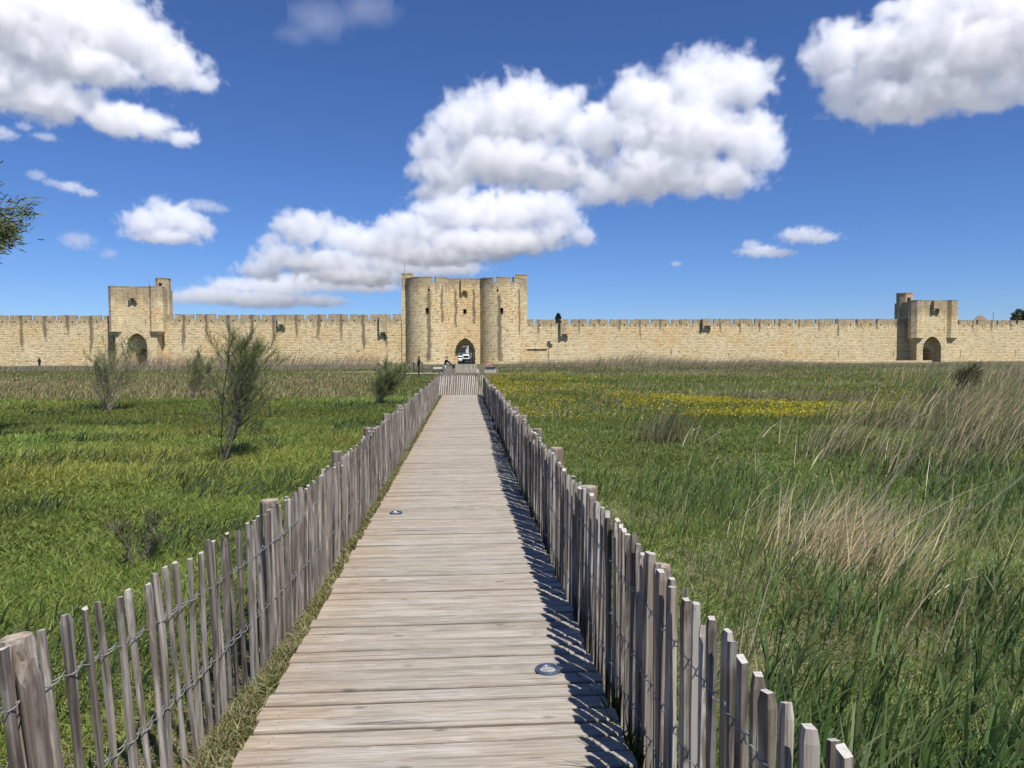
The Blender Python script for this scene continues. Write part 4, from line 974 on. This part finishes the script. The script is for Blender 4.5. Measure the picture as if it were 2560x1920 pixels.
# tamarisk tree whose crown reaches in at the left edge
def tufted_tree(name, label, base, h, crown, rad, ntuft, ntw, seed, tw, greens):
    r = np.random.default_rng(seed); root = empty(name, base); tag(root, label, 'tree'); w = MB(); vg = Veg()
    w.tube([(0, 0, -.1), (.1, .05, h * .18), (-.05, .1, h * .34), (0, 0, h * .5)], [.19, .16, .13, .08], 8)
    for i in range(ntuft):
        d = r.normal(0, 1, 3); d /= np.linalg.norm(d); q = r.uniform(.35, 1.0) ** .6; c = np.array(crown) + d * np.array(rad) * q
        st = np.array([0, 0, h * r.uniform(.26, .5)]); mid = st * .45 + c * .55 + np.array([0, 0, .25]) + r.normal(0, .12, 3)
        w.tube([tuple(st), tuple(mid), tuple(c)], [.03, .017, .005], 4)
        out = d * .8 + np.array([.25, 0, .25]); m = ntw; D = out + r.normal(0, .6, (m, 3)); D /= np.linalg.norm(D, axis=1)[:, None]
        P = c + r.normal(0, .15, (m, 3)) - out * .12; L = r.uniform(tw[0], tw[1], m); E = P + D * L[:, None]; S = np.cross(D, r.normal(0, 1, (m, 3))); S /= np.linalg.norm(S, axis=1)[:, None]; S *= tw[2] / 2
        md = (P + E) / 2 + r.normal(0, .015, (m, 3)); cc = np.clip(np.array(greens)[r.integers(0, len(greens), m)] * r.normal(1, .2, (m, 1)), .005, 1)
        V = np.stack([P - S * .6, P + S * .6, md - S, md + S, E], 1).reshape(-1, 3); bb = np.arange(m) * 5
        vg.add((V, np.stack([bb + 2, bb + 3, bb + 4], 1), np.stack([bb, bb + 1, bb + 3, bb + 2], 1), np.repeat(cc, 5, 0)))
    w.build('trunk', M_BARK, root, smooth=True); vg.build('crown', M_TWIG, root)
tufted_tree('tamarisk_tree', 'large tamarisk tree whose feathery branches reach in at the left edge', (-11.6, 15.3, 0), 6.4, (.25, 0, 4.95), (2.3, 2.0, 1.55), 230, 170, 21, (.08, .24, .026), ((.085, .12, .055), (.12, .16, .07), (.19, .18, .09)))
# trees over the wall
def cypress(label, base, h, r0, seed):
    r = np.random.default_rng(seed); root = empty('cypress_tree', base); tag(root, label, 'tree'); m = MB(); m.tube([(0, 0, 0), (0, 0, h * .9)], [.16, .04], 6); m.build('trunk', M_BARK, root)
    n = 5000; z = h * (.12 + .88 * r.random(n) ** .8); rad = r0 * np.sqrt(np.clip(1 - z / h, 0, 1)) * np.sqrt(r.random(n)); a = r.uniform(0, 6.283, n)
    P = np.stack([rad * np.cos(a), rad * np.sin(a), z - .3], 1); v = Veg(); v.add(blades(P, r.uniform(.3, .6, n), np.full(n, .10), np.stack([np.cos(a), np.sin(a)], 1) * .25, pal(n, (.022, .04, .018), (.035, .055, .022)), 1)); v.build('crown', M_LEAF, root)
cypress('dark cypress top showing above the wall right of the gatehouse', (X(1396, 178), 178, 0), Z(1396, 783, 178), 2.6, 4)
tufted_tree('town_tree', 'grey-green tree showing above the wall at the right edge', (X(2560, 190), 190, 0), 13.5, (0, 0, 10.8), (3.4, 3.0, 3.6), 150, 110, 33, (.4, .9, .13), ((.13, .14, .08), (.18, .18, .11), (.10, .12, .06)))

# ================================================================== MEADOW
GREENS = ((.225, .285, .066), (.29, .335, .09), (.15, .21, .056), (.32, .35, .13))
# --- left: short lush grass
n = 270000; P = scatter(n, 1.2, 31, -.80, -.03, 1.15, xmax=lambda y: np.interp(y, [1, 2.4, 4.9, 80], [-1.46, -1.26, -1.13, -1.13])); n = len(P)
d = P[:, 1]; patch = vnoise(P[:, 0], P[:, 1], 1.1, 3); big = vnoise(P[:, 0], P[:, 1], 4.0, 4)
nearf = np.exp(-np.maximum(0, -P[:, 0] - 1.15) / .35) * (d < 12)                       # thin dry strip behind the fence
keep = rng.random(n) > nearf * .88; P, d, patch, big = P[keep], d[keep], patch[keep], big[keep]; n = len(P)
h = (.07 + .09 * patch + .06 * rng.random(n)) * np.where(d > 10, 1.25, 1.0); w = (.0042 + .0013 * d) * rng.uniform(.7, 1.3, n)
col = pal(n, *GREENS, w=(.35, .35, .2, .1)) * (.62 + .7 * big[:, None]); col[:, 0] *= .82 + .30 * vnoise(P[:, 0], P[:, 1], 2.2, 9)
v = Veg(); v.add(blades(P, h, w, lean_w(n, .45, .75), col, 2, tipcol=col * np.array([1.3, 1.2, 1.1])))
# clover-like broad leaves low down
m = 60000; Q = scatter(m, 1.4, 16, -.80, -.05, 1.2, xmax=lambda y: np.interp(y, [1, 2.4, 4.9, 80], [-1.7, -1.5, -1.3, -1.3])); m = len(Q); Q[:, 2] += rng.uniform(.02, .09, m)
v.add(blades(Q, rng.uniform(.03, .06, m), (.014 + .0015 * Q[:, 1]), lean_w(m, .2, 1.0), pal(m, (.16, .215, .04), (.21, .26, .065)), 2))
# longer blue-green tussocks
m = 26000; Q = scatter(m, 2.0, 28, -.8, -.05, 1.1, xmax=lambda y: np.full_like(y, -1.35)); k = vnoise(Q[:, 0], Q[:, 1], 1.4, 12) > .63; Q = Q[k]; m = len(Q)
v.add(blades(Q, rng.uniform(.16, .34, m), .006 + .0016 * Q[:, 1], lean_w(m, .65, .35), pal(m, (.065, .105, .05), (.095, .14, .065), (.14, .17, .08)), 3))
stuff(v.build('meadow_grass', M_LEAF), 'short lush green grass of the meadow left of the boardwalk', 'grass')
# --- left: dry tan meadow farther out, green again before the wall
n = 120000; P = scatter(n, 27, 104, -.78, -.02, 1.25, xmax=-1.35); n = len(P); d = P[:, 1]
edge = 29 + 5 * vnoise(P[:, 0], P[:, 1], 5, 22); k = (d > edge); P, d = P[k], d[k]; n = len(P)
dry = np.clip(1.05 - np.abs(d - 44) / 36, .12, 1) * (.25 + .95 * vnoise(P[:, 0], P[:, 1], 9, 23)) * (P[:, 0] < -.10 * d - rng.random(n) * 3)
isd = rng.random(n) < dry; col = np.where(isd[:, None], pal(n, (.35, .30, .14), (.28, .24, .11), (.20, .17, .085), (.46, .40, .22)), pal(n, (.18, .21, .06), (.235, .25, .085), (.14, .17, .05)))
h = np.where(isd, rng.uniform(.12, .36, n), rng.uniform(.08, .22, n)) * (.8 + .4 * vnoise(P[:, 0], P[:, 1], 6, 24)); w = .012 + .0011 * d
v = Veg(); v.add(blades(P, h, w, lean_w(n, .3, .35), col, 1))
stuff(v.build('dry_grass', M_DRYLEAF), 'tan dry grass of the left meadow between the shrubs and the ramparts', 'grass')
# --- left: belt of grey reeds at the wall
n = 24000; P = scatter(n, 99, 122, -.80, -.045, 0.0); n = len(P); col = pal(n, (.34, .29, .225), (.42, .36, .28), (.24, .20, .15), (.14, .155, .065), w=(.35, .25, .2, .2))
hh = rng.uniform(.40, .80, n) * (.75 + .6 * vnoise(P[:, 0], P[:, 1], 7, 31)) * np.where(P[:, 0] > X(1040, 110), .55, 1)
k = ~((P[:, 0] > X(820, 110)) & (rng.random(n) < .5)); v = Veg(); v.add(blades(P[k], hh[k], rng.uniform(.03, .06, k.sum()), lean_w(k.sum(), .25, .15), col[k], 1))
m = 2600; Q = scatter(m, 112, 135, -.50, -.12, 0.0); v.add(blades(Q, rng.uniform(1.4, 2.9, len(Q)), np.full(len(Q), .05), lean_w(len(Q), .42, .16), pal(len(Q), (.42, .34, .22), (.34, .27, .18)), 2))
stuff(v.build('reeds', M_DRYLEAF), 'belt of grey dry reeds before the ramparts on the left', 'reeds')
# --- strip between left fence and deck, litter under the near left fence
n = 30000; y = rng.uniform(1.0, 30, n) ** 1.0; y = 1.0 + 29 * rng.random(n) ** 1.7; x = rng.uniform(-1.14, -.915, n) ; P = np.stack([x, y, .06 + .10 * vnoise(x * 3, y, .5, 40)], 1)
P[:, 2] += .05 * (x + 1.14) / .2; col = pal(n, (.34, .31, .16), (.22, .22, .09), (.46, .41, .25), (.14, .19, .05), w=(.3, .3, .2, .2))
v = Veg(); v.add(blades(P, rng.uniform(.025, .075, n), .004 + .001 * y, lean_w(n, .15, .9), col, 2))
n = 22000; y = rng.uniform(1.2, 10, n); x = np.interp(y, [1, 2.4, 4.9, 80], [-1.36, -1.2, -1.10, -1.1]) - np.abs(rng.normal(0, .30, n)); P = np.stack([x, y, ground_z(x, y) + rng.uniform(.0, .04, n)], 1)
v.add(blades(P, rng.uniform(.05, .14, n), np.full(n, .008), lean_w(n, 0, 2.2), pal(n, (.50, .43, .29), (.36, .29, .18), (.60, .54, .40)), 1))
n = 2600; y = 1.5 + 28 * rng.random(n) ** 1.5; P = np.stack([rng.uniform(.66, .70, n), y, np.full(n, .12)], 1); k = vnoise(P[:, 1], P[:, 1] * 0, .6, 44) > .62; P = P[k]; n = len(P)
v.add(blades(P, rng.uniform(.12, .26, n), .012 + .001 * P[:, 1], lean_w(n, -.3, .5), pal(n, (.07, .11, .025), (.12, .14, .04)), 2))
stuff(v.build('verge_grass', M_LEAF), 'dry and green grass in the narrow strips beside the boardwalk', 'grass')

# --- right: undergrowth and litter near
v = Veg(); xr = lambda y: np.full_like(y, .80)
n = 230000; P = scatter(n, 1.0, 26, .02, .93, 1.0, xmin=xr); n = len(P); d = P[:, 1]; pt = vnoise(P[:, 0], P[:, 1], .9, 51); bg = vnoise(P[:, 0], P[:, 1], 3.3, 52)
h = (.05 + .11 * pt + .05 * rng.random(n)); col = pal(n, (.205, .29, .065), (.275, .35, .095), (.145, .215, .055), (.46, .44, .24), w=(.38, .36, .16, .10)) * (.75 + .5 * bg[:, None])
v.add(blades(P, h, (.0045 + .0015 * d) * rng.uniform(.7, 1.3, n), lean_w(n, .55, .8), col, 2))
n = 70000; P = scatter(n, 1.0, 8, .05, .93, 1.0, xmin=xr); k = vnoise(P[:, 0], P[:, 1], .7, 55) > .50; P = P[k]; n = len(P); P[:, 2] += rng.uniform(0, .03, n)
v.add(blades(P, rng.uniform(.06, .20, n), np.full(n, .005), lean_w(n, .6, 2.5), pal(n, (.56, .49, .32), (.42, .36, .22), (.66, .60, .44), (.27, .22, .13)), 1))
stuff(v.build('undergrowth', M_LEAF), 'low green grass and straw litter in the marsh right of the boardwalk', 'grass')
# --- right: young green reeds, broad leaves streaming to the right in the wind
v = Veg()
def reeds(P, hmin, hmax, nl, lw, cols, lean=.35, stem=.006):
    n = len(P); h = rng.uniform(hmin, hmax, n); L = lean_w(n, lean * .5, .13, 0, .13); col = pal(n, *cols, jit=.18)
    v.add(blades(P, h, np.maximum(stem, .0011 * P[:, 1]), L, col, 2, bend=.2))
    for i in range(nl):
        q = rng.uniform(.25, .95, n); R = P + np.stack([L[:, 0] * h * q ** 1.2, L[:, 1] * h * q ** 1.2, h * q * .96], 1)
        ln = rng.uniform(.16, .36, n) * (.6 + .5 * h); ang = rng.normal(.25, .75, n); st = rng.uniform(.25, 1.1, n)
        dirv = np.stack([np.cos(ang) * st, np.sin(ang) * st], 1); yaw = ang + math.pi / 2 + rng.normal(0, .5, n)
        v.add(blades(R, ln, np.maximum(lw, .0013 * P[:, 1]) * rng.uniform(.7, 1.25, n), dirv, col * rng.normal(1, .12, (n, 1)), 3, yaw=yaw, bend=.35))
RG = ((.090, .155, .044), (.12, .19, .056), (.07, .12, .040), (.18, .23, .09))
P = scatter(4300, 1.3, 10, .05, .93, .75, xmin=lambda y: np.full_like(y, .86)); k = rng.random(len(P)) < .25 + 1.1 * (vnoise(P[:, 0], P[:, 1], 1.3, 61) - .25); P = P[k]
reeds(P, .16, .40, 3, .0065, RG)
P = scatter(520, 1.4, 4.6, .40, .95, .8, xmin=lambda y: np.full_like(y, 1.10)); k = vnoise(P[:, 0], P[:, 1], .7, 62) > .45; reeds(P[k], .28, .50, 5, .013, RG, .6)
stuff(v.build('green_reeds', M_LEAF), 'young green reeds with broad leaves bending right beside the right fence', 'reeds')
# --- right: straw clump, dry stalks and the tall grey reed bed
v = Veg()
c0 = gnd(2065, 1440); n = 800; P = np.stack([c0.x + rng.normal(0, .27, n), c0.y + rng.normal(0, .45, n), np.zeros(n)], 1)
v.add(blades(P, rng.uniform(.30, .90, n), rng.uniform(.006, .011, n), lean_w(n, .48, .22), pal(n, (.58, .48, .28), (.46, .36, .20), (.68, .59, .39)), 2, bend=.15))
P = scatter(200, 3.5, 16, .3, .93, .9, xmin=xr); n = len(P); v.add(blades(P, rng.uniform(.35, .9, n), np.maximum(.006, .0012 * P[:, 1]), lean_w(n, .42, .3), pal(n, (.60, .53, .40), (.48, .40, .28)), 2, bend=0.1))
for (px, py, ex, ez) in [(2120, 1420, 1.35, 1.05), (1960, 1330, .5, 1.15), (2060, 1400, .75, 1.2), (2170, 1500, .9, .8), (2240, 1440, 1.1, .5)] + [(rnd.uniform(1900, 2560), rnd.uniform(1210, 1480), rnd.uniform(.15, 1.0), rnd.uniform(.55, 1.2)) for _ in range(26)]:
    p = gnd(px, py); q = np.array([[p.x, p.y, 0.0]]); v.add(blades(q, np.array([ez * 1.2]), np.array([.011]), np.array([[ex / 1.2, -.15]]), np.array([[.66, .60, .46]]), 3, yaw=np.array([1.3]), bend=0.0))
n = 9000; P = scatter(n, 9.8, 20, .48, .86, .5, xmin=lambda y: .52 * y + .3 + 1.0 * np.sin(y * .9)); n = len(P); den = vnoise(P[:, 0], P[:, 1], 1.6, 71); k = rng.random(n) < 2.6 * (den - .36); P = P[k]; n = len(P)
hh = rng.uniform(.55, 1.30, n) * (.55 + .65 * np.clip((P[:, 0] / P[:, 1] - .45) / .2, 0, 1)); col = pal(n, (.40, .33, .19), (.52, .44, .27), (.22, .18, .10), (.13, .165, .055), w=(.32, .22, .20, .26))
v.add(blades(P, hh, np.maximum(.008, .0011 * P[:, 1]), lean_w(n, .55, .20, 0, .14), col, 2))
Q = P[rng.random(n) < .8]; m = len(Q); v.add(blades(Q, rng.uniform(.3, .8, m), .007 + .0010 * Q[:, 1], lean_w(m, .7, .3), pal(m, (.095, .13, .045), (.13, .165, .06), (.07, .10, .04)), 2))
n = 3200; P = scatter(n, 32, 62, .57, .84, .5); k = rng.random(len(P)) < .9 * (vnoise(P[:, 0], P[:, 1], 5, 75) - .35) + (P[:, 0] / P[:, 1] - .62) * 3.5; P = P[k]; n = len(P)
v.add(blades(P, rng.uniform(.5, 1.25, n), np.full(n, .035), lean_w(n, .45, .16), pal(n, (.40, .33, .20), (.50, .42, .26), (.24, .20, .12), (.16, .19, .07)), 2))
for (px, py, nn, sp) in ((1660, 1110, 420, .28), (1500, 1030, 160, .35)):
    p = gnd(px, py); P = np.stack([p.x + rng.normal(0, sp, nn), p.y + rng.normal(0, sp * 1.3, nn), np.zeros(nn)], 1); v.add(blades(P, rng.uniform(.4, 1.0, nn), np.full(nn, .012), lean_w(nn, .35, .2), pal(nn, (.30, .27, .17), (.16, .15, .08), (.10, .12, .05)), 2))
stuff(v.build('dry_reeds', M_DRYLEAF), 'tall grey and straw-coloured dry reeds on the right, bent by the wind', 'reeds')
# --- right: flower meadow and the fields up to the wall
v = Veg(); n = 150000; P = scatter(n, 17, 106, .005, .80, 1.3, xmin=lambda y: np.full_like(y, .85)); n = len(P); d = P[:, 1]; pt = vnoise(P[:, 0], P[:, 1], 7, 81); pt2 = vnoise(P[:, 0] * .35, P[:, 1], 4.5, 82)
dry = (rng.random(n) < .04 + .38 * np.clip((pt2 - .5) * 3, 0, 1) + .15 * (d > 60)); col = np.where(dry[:, None], pal(n, (.36, .31, .19), (.28, .24, .14), (.44, .39, .26)), pal(n, (.18, .25, .055), (.24, .29, .075), (.13, .195, .048)))
col = col * (.75 + .5 * pt[:, None]); v.add(blades(P, np.where(dry, rng.uniform(.18, .42, n), rng.uniform(.12, .30, n)), (.010 + .0011 * d), lean_w(n, .45, .35), col, 1))
stuff(v.build('flower_meadow_grass', M_LEAF), 'olive grass of the flowering meadow right of the boardwalk', 'grass')
n = 150000; P = scatter(n, 17.5, 66, .015, .66, 1.35, xmin=lambda y: np.full_like(y, .95)); n = len(P); d = P[:, 1]
band = np.clip((d - 17.8) / 1.2, 0, 1) * np.clip(1.5 - np.abs(d - 21) / 7, .25, 1); pn = vnoise(P[:, 0], P[:, 1] * .6, 2.2, 91) * .6 + vnoise(P[:, 0], P[:, 1], .7, 92) * .4
k = rng.random(n) < band * np.clip((pn - .38) * 3.0, .08, 1) * np.clip(1.6 - P[:, 0] / 8.5, .22, 1); P = P[k]; n = len(P)
P[:, 2] += rng.uniform(.20, .36, n); r = rng.uniform(.013, .023, n) * (1 + .012 * P[:, 1]); tl = rng.normal(0, .5, (n, 2)); V = []
tl[:, 1] -= .5
for a in range(5):
    an = a * 2 * math.pi / 5; V.append(P + np.stack([r * math.cos(an), r * math.sin(an), -(tl[:, 0] * math.cos(an) + tl[:, 1] * math.sin(an)) * r * -1], 1))
V = np.stack(V, 1).reshape(-1, 3); bb = np.arange(n) * 5; col = np.repeat(pal(n, (.72, .61, .06), (.68, .55, .05), (.76, .68, .14), jit=.12), 5, 0)
me = np_mesh('yellow_flowers', V, [np.stack([bb + i for i in range(5)], 1)], M_LEAF, col); stuff(link('yellow_flowers', me), 'carpet of small yellow flowers in the meadow right of the boardwalk', 'flowers')
# --- right: tall purple-grey reeds along the wall
v = Veg(); n = 20000; P = scatter(n, 100, 126, .012, .80, 0.0, xmin=2.6); n = len(P); cl = vnoise(P[:, 0], P[:, 1], 6.0, 101); k = rng.random(n) < .15 + 1.1 * (cl - .15); P, cl = P[k], cl[k]; n = len(P)
hum = 1 + .9 * np.exp(-((P[:, 0] - X(1595, 113)) / 5.0) ** 2); fade = np.clip((X(2150, 113) - P[:, 0]) / 14, .35, 1) * np.clip((P[:, 0] - X(1205, 113)) / 6, .45, 1)
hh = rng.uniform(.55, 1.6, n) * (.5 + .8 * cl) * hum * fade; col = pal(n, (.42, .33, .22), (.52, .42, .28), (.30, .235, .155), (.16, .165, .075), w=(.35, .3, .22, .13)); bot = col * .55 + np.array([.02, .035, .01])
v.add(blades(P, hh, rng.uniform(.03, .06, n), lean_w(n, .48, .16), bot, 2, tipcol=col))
stuff(v.build('wall_reeds', M_DRYLEAF), 'tall brownish reeds leaning right along the rampart on the right', 'reeds')

# ================================================================== CLOUDS
M_CLOUD = bpy.data.materials.new('cloud_vapour'); M_CLOUD.use_nodes = True; mt = M_CLOUD.node_tree; mt.nodes.clear()
mo = mt.nodes.new('ShaderNodeOutputMaterial'); pv = mt.nodes.new('ShaderNodeVolumePrincipled'); mt.links.new(pv.outputs[0], mo.inputs['Volume'])
pv.inputs['Color'].default_value = (1, 1, 1, 1); pv.inputs['Density'].default_value = 1.0; pv.inputs['Anisotropy'].default_value = 0.0
def cloud(label, blobs, dist, vox, seed, sig=.028, amp=1.30, nscale=1.25, edge=3.2, rough=.63, detail=9):
    """cumulus: overlapping puffs (photo pixel centre and radii, depth) worn by fractal noise, filled as a fog volume at its real distance"""
    cx = sum(b[0] for b in blobs) / len(blobs); cy = sum(b[1] for b in blobs) / len(blobs)
    d = ray(cx, cy); kk = dist / math.hypot(d.x, d.y); ctr = d * kk + Vector((0, 0, ZC)); m = kk / F
    fw = Vector((d.x, d.y, 0)).normalized(); rt = Vector((fw.y, -fw.x, 0))
    ob = link('cloud', bpy.data.meshes.new('cloud')); tag(ob, label, 'cloud', kind='stuff')
    ob.matrix_world = Matrix.Translation(ctr) @ Matrix(((rt.x, fw.x, 0), (rt.y, fw.y, 0), (0, 0, 1))).to_4x4()
    g = bpy.data.node_groups.new('cloud', 'GeometryNodeTree'); g.interface.new_socket('Geometry', in_out='OUTPUT', socket_type='NodeSocketGeometry')
    N, Lk = g.nodes.new, g.links.new
    out = N('NodeGroupOutput'); vc = N('GeometryNodeVolumeCube'); sm = N('GeometryNodeSetMaterial'); sm.inputs['Material'].default_value = M_CLOUD
    Lk(vc.outputs[0], sm.inputs[0]); Lk(sm.outputs[0], out.inputs[0]); pos = N('GeometryNodeInputPosition').outputs[0]
    def mth(op, a, b=None, c=None, clamp=False):
        q = N('ShaderNodeMath'); q.operation = op; q.use_clamp = clamp
        for i, x in enumerate((a, b, c)):
            if x is None: continue
            if isinstance(x, (int, float)): q.inputs[i].default_value = x
            else: Lk(x, q.inputs[i])
        return q.outputs[0]
    prev = None; lo = Vector((1e9,) * 3); hi = -lo; rm = 0
    for (px, py, rx, ry, dz) in blobs:
        rx *= .90; ry *= .88
        c = Vector(((px - cx) * m, dz * rx * m, -(py - cy) * m)); r = Vector((rx * m, (rx + ry) * .5 * m, ry * m)); rm += ry * m / len(blobs)
        for i in range(3): lo[i] = min(lo[i], c[i] - r[i] * 1.4); hi[i] = max(hi[i], c[i] + r[i] * 1.4)
        a = N('ShaderNodeVectorMath'); a.operation = 'MULTIPLY_ADD'; Lk(pos, a.inputs[0]); a.inputs[1].default_value = (1 / r.x, 1 / r.y, 1 / r.z); a.inputs[2].default_value = (-c.x / r.x, -c.y / r.y, -c.z / r.z)
        ln = N('ShaderNodeVectorMath'); ln.operation = 'LENGTH'; Lk(a.outputs[0], ln.inputs[0])
        prev = ln.outputs['Value'] if prev is None else mth('SMOOTH_MIN', prev, ln.outputs['Value'], .22)
    def noise(scale, detail, rough, off, dist=0.0):
        sh = N('ShaderNodeVectorMath'); sh.operation = 'ADD'; Lk(pos, sh.inputs[0]); sh.inputs[1].default_value = (off, off * 1.7, off * .3)
        q = N('ShaderNodeTexNoise'); Lk(sh.outputs[0], q.inputs['Vector']); q.inputs['Scale'].default_value = scale; q.inputs['Detail'].default_value = detail; q.inputs['Roughness'].default_value = rough; q.inputs['Distortion'].default_value = dist
        return q.outputs[0]
    f = mth('ADD', mth('SUBTRACT', 1.0, prev), mth('MULTIPLY_ADD', noise(nscale / rm, detail, rough, 1000 * seed + 17, .3), amp * 2, -amp))
    den = mth('MULTIPLY', mth('MULTIPLY', f, edge, clamp=True), sig / m)
    Lk(den, vc.inputs['Density']); vc.inputs['Min'].default_value = lo; vc.inputs['Max'].default_value = hi
    ext = hi - lo; vs = max(ext) / vox
    for i, ax in enumerate('XYZ'): vc.inputs['Resolution ' + ax].default_value = max(8, int(ext[i] / vs))
    ob.modifiers.new('vapour', 'NODES').node_group = g
    return ob
cloud('big white cumulus in the top left corner', [(-60, 80, 200, 110, .1), (110, 70, 190, 110, 0), (280, 70, 170, 90, .1), (400, 120, 110, 70, 0), (480, 150, 60, 35, 0), (180, 165, 200, 45, 0), (-40, 240, 170, 75, 0), (130, 255, 150, 60, .1), (300, 285, 140, 45, 0), (420, 310, 65, 25, 0), (60, 190, 150, 40, .2), (200, -10, 180, 60, .2)], 2900, 190, 1)
cloud('grey based cumulus in the top right corner', [(2120, 80, 100, 90, 0), (2250, 110, 150, 110, .1), (2380, 150, 170, 115, 0), (2540, 120, 190, 130, .1), (2280, 235, 190, 60, 0), (2450, 255, 130, 45, 0), (2400, 20, 200, 70, .2), (2640, 200, 150, 80, 0), (2150, 190, 90, 70, 0)], 2750, 170, 2)
cloud('thin veil of cloud near the top, left of the middle', [(800, 50, 110, 60, 0), (920, 10, 110, 50, 0), (740, 95, 60, 30, 0)], 3200, 50, 13, .0025, .5, 1.0, 1.5, .45, 3)
cloud('large billowing cumulus high above the gatehouse', [(1080, 350, 70, 60, 0), (1180, 290, 110, 90, .1), (1290, 280, 125, 105, 0), (1400, 290, 95, 80, .1), (1250, 390, 180, 75, 0), (1100, 430, 100, 55, 0), (1500, 330, 90, 80, 0), (1600, 270, 110, 95, 0), (1740, 220, 115, 85, .1), (1830, 230, 105, 80, 0), (1700, 340, 170, 115, 0), (1860, 370, 90, 95, 0), (1640, 440, 200, 60, 0), (1520, 480, 100, 40, 0), (1400, 410, 130, 70, .2), (1800, 455, 120, 50, 0), (1060, 470, 50, 30, 0)], 4300, 230, 3)
cloud('mid-height cumulus bank just above and left of the gatehouse', [(1130, 535, 120, 55, 0), (1260, 530, 130, 70, .1), (1370, 520, 100, 55, 0), (1400, 565, 70, 36, 0), (1030, 570, 100, 50, 0), (1200, 610, 210, 42, 0), (1000, 620, 130, 40, .1), (1310, 600, 130, 36, 0), (1458, 590, 46, 30, 0), (1130, 480, 70, 34, 0), (1090, 640, 160, 32, 0)], 6500, 180, 4)
cloud('rounded cumulus low in the sky left of the gatehouse', [(770, 575, 95, 52, 0), (850, 590, 80, 46, .1), (930, 605, 120, 44, 0), (715, 650, 90, 42, 0), (830, 655, 150, 40, .1), (990, 655, 160, 34, 0), (1110, 660, 120, 30, 0), (665, 680, 75, 30, 0), (690, 605, 40, 22, 0), (900, 690, 160, 28, 0)], 8500, 170, 5)
cloud('long flat cloud bank near the horizon above the left wall', [(800, 700, 150, 30, 0), (910, 705, 110, 26, 0), (690, 715, 120, 28, 0), (550, 742, 110, 26, 0), (660, 748, 140, 26, .1), (790, 750, 90, 20, 0), (480, 750, 55, 18, 0), (590, 715, 80, 22, 0)], 12000, 150, 6)
cloud('small bright cumulus in the sky above the left gate tower', [(370, 560, 65, 44, 0), (430, 545, 75, 52, .1), (475, 565, 60, 44, 0), (410, 592, 100, 22, 0), (400, 515, 40, 24, 0)], 6000, 90, 7)
cloud('faint scrap of cloud right of the small bright cumulus', [(510, 515, 50, 18, 0), (545, 522, 32, 12, 0)], 6200, 40, 8, .015)
cloud('small puff of cloud at the far left', [(180, 470, 34, 17, 0), (215, 480, 30, 12, 0)], 6000, 40, 9, .03)
cloud('faint puff of cloud nearest the tamarisk tree', [(95, 440, 26, 16, 0), (125, 455, 26, 12, 0)], 6000, 36, 10, .018)
cloud('pale tuft of cloud at the left edge', [(10, 340, 45, 20, 0), (105, 335, 34, 12, 0), (60, 315, 24, 12, 0)], 5000, 44, 14, .02)
cloud('small low puff below the bright cumulus on the left', [(265, 632, 26, 16, 0), (200, 605, 45, 26, 0)], 7000, 40, 15, .012)
cloud('small flat cumulus low in the sky on the right', [(2000, 590, 60, 24, 0), (2045, 600, 50, 16, 0), (1900, 625, 62, 18, 0), (1945, 632, 50, 14, .1), (1880, 608, 30, 15, 0)], 7000, 90, 11)
cloud('tiny scrap of cloud right of the gatehouse', [(1690, 660, 18, 9, 0)], 8000, 24, 12, .03, .5)
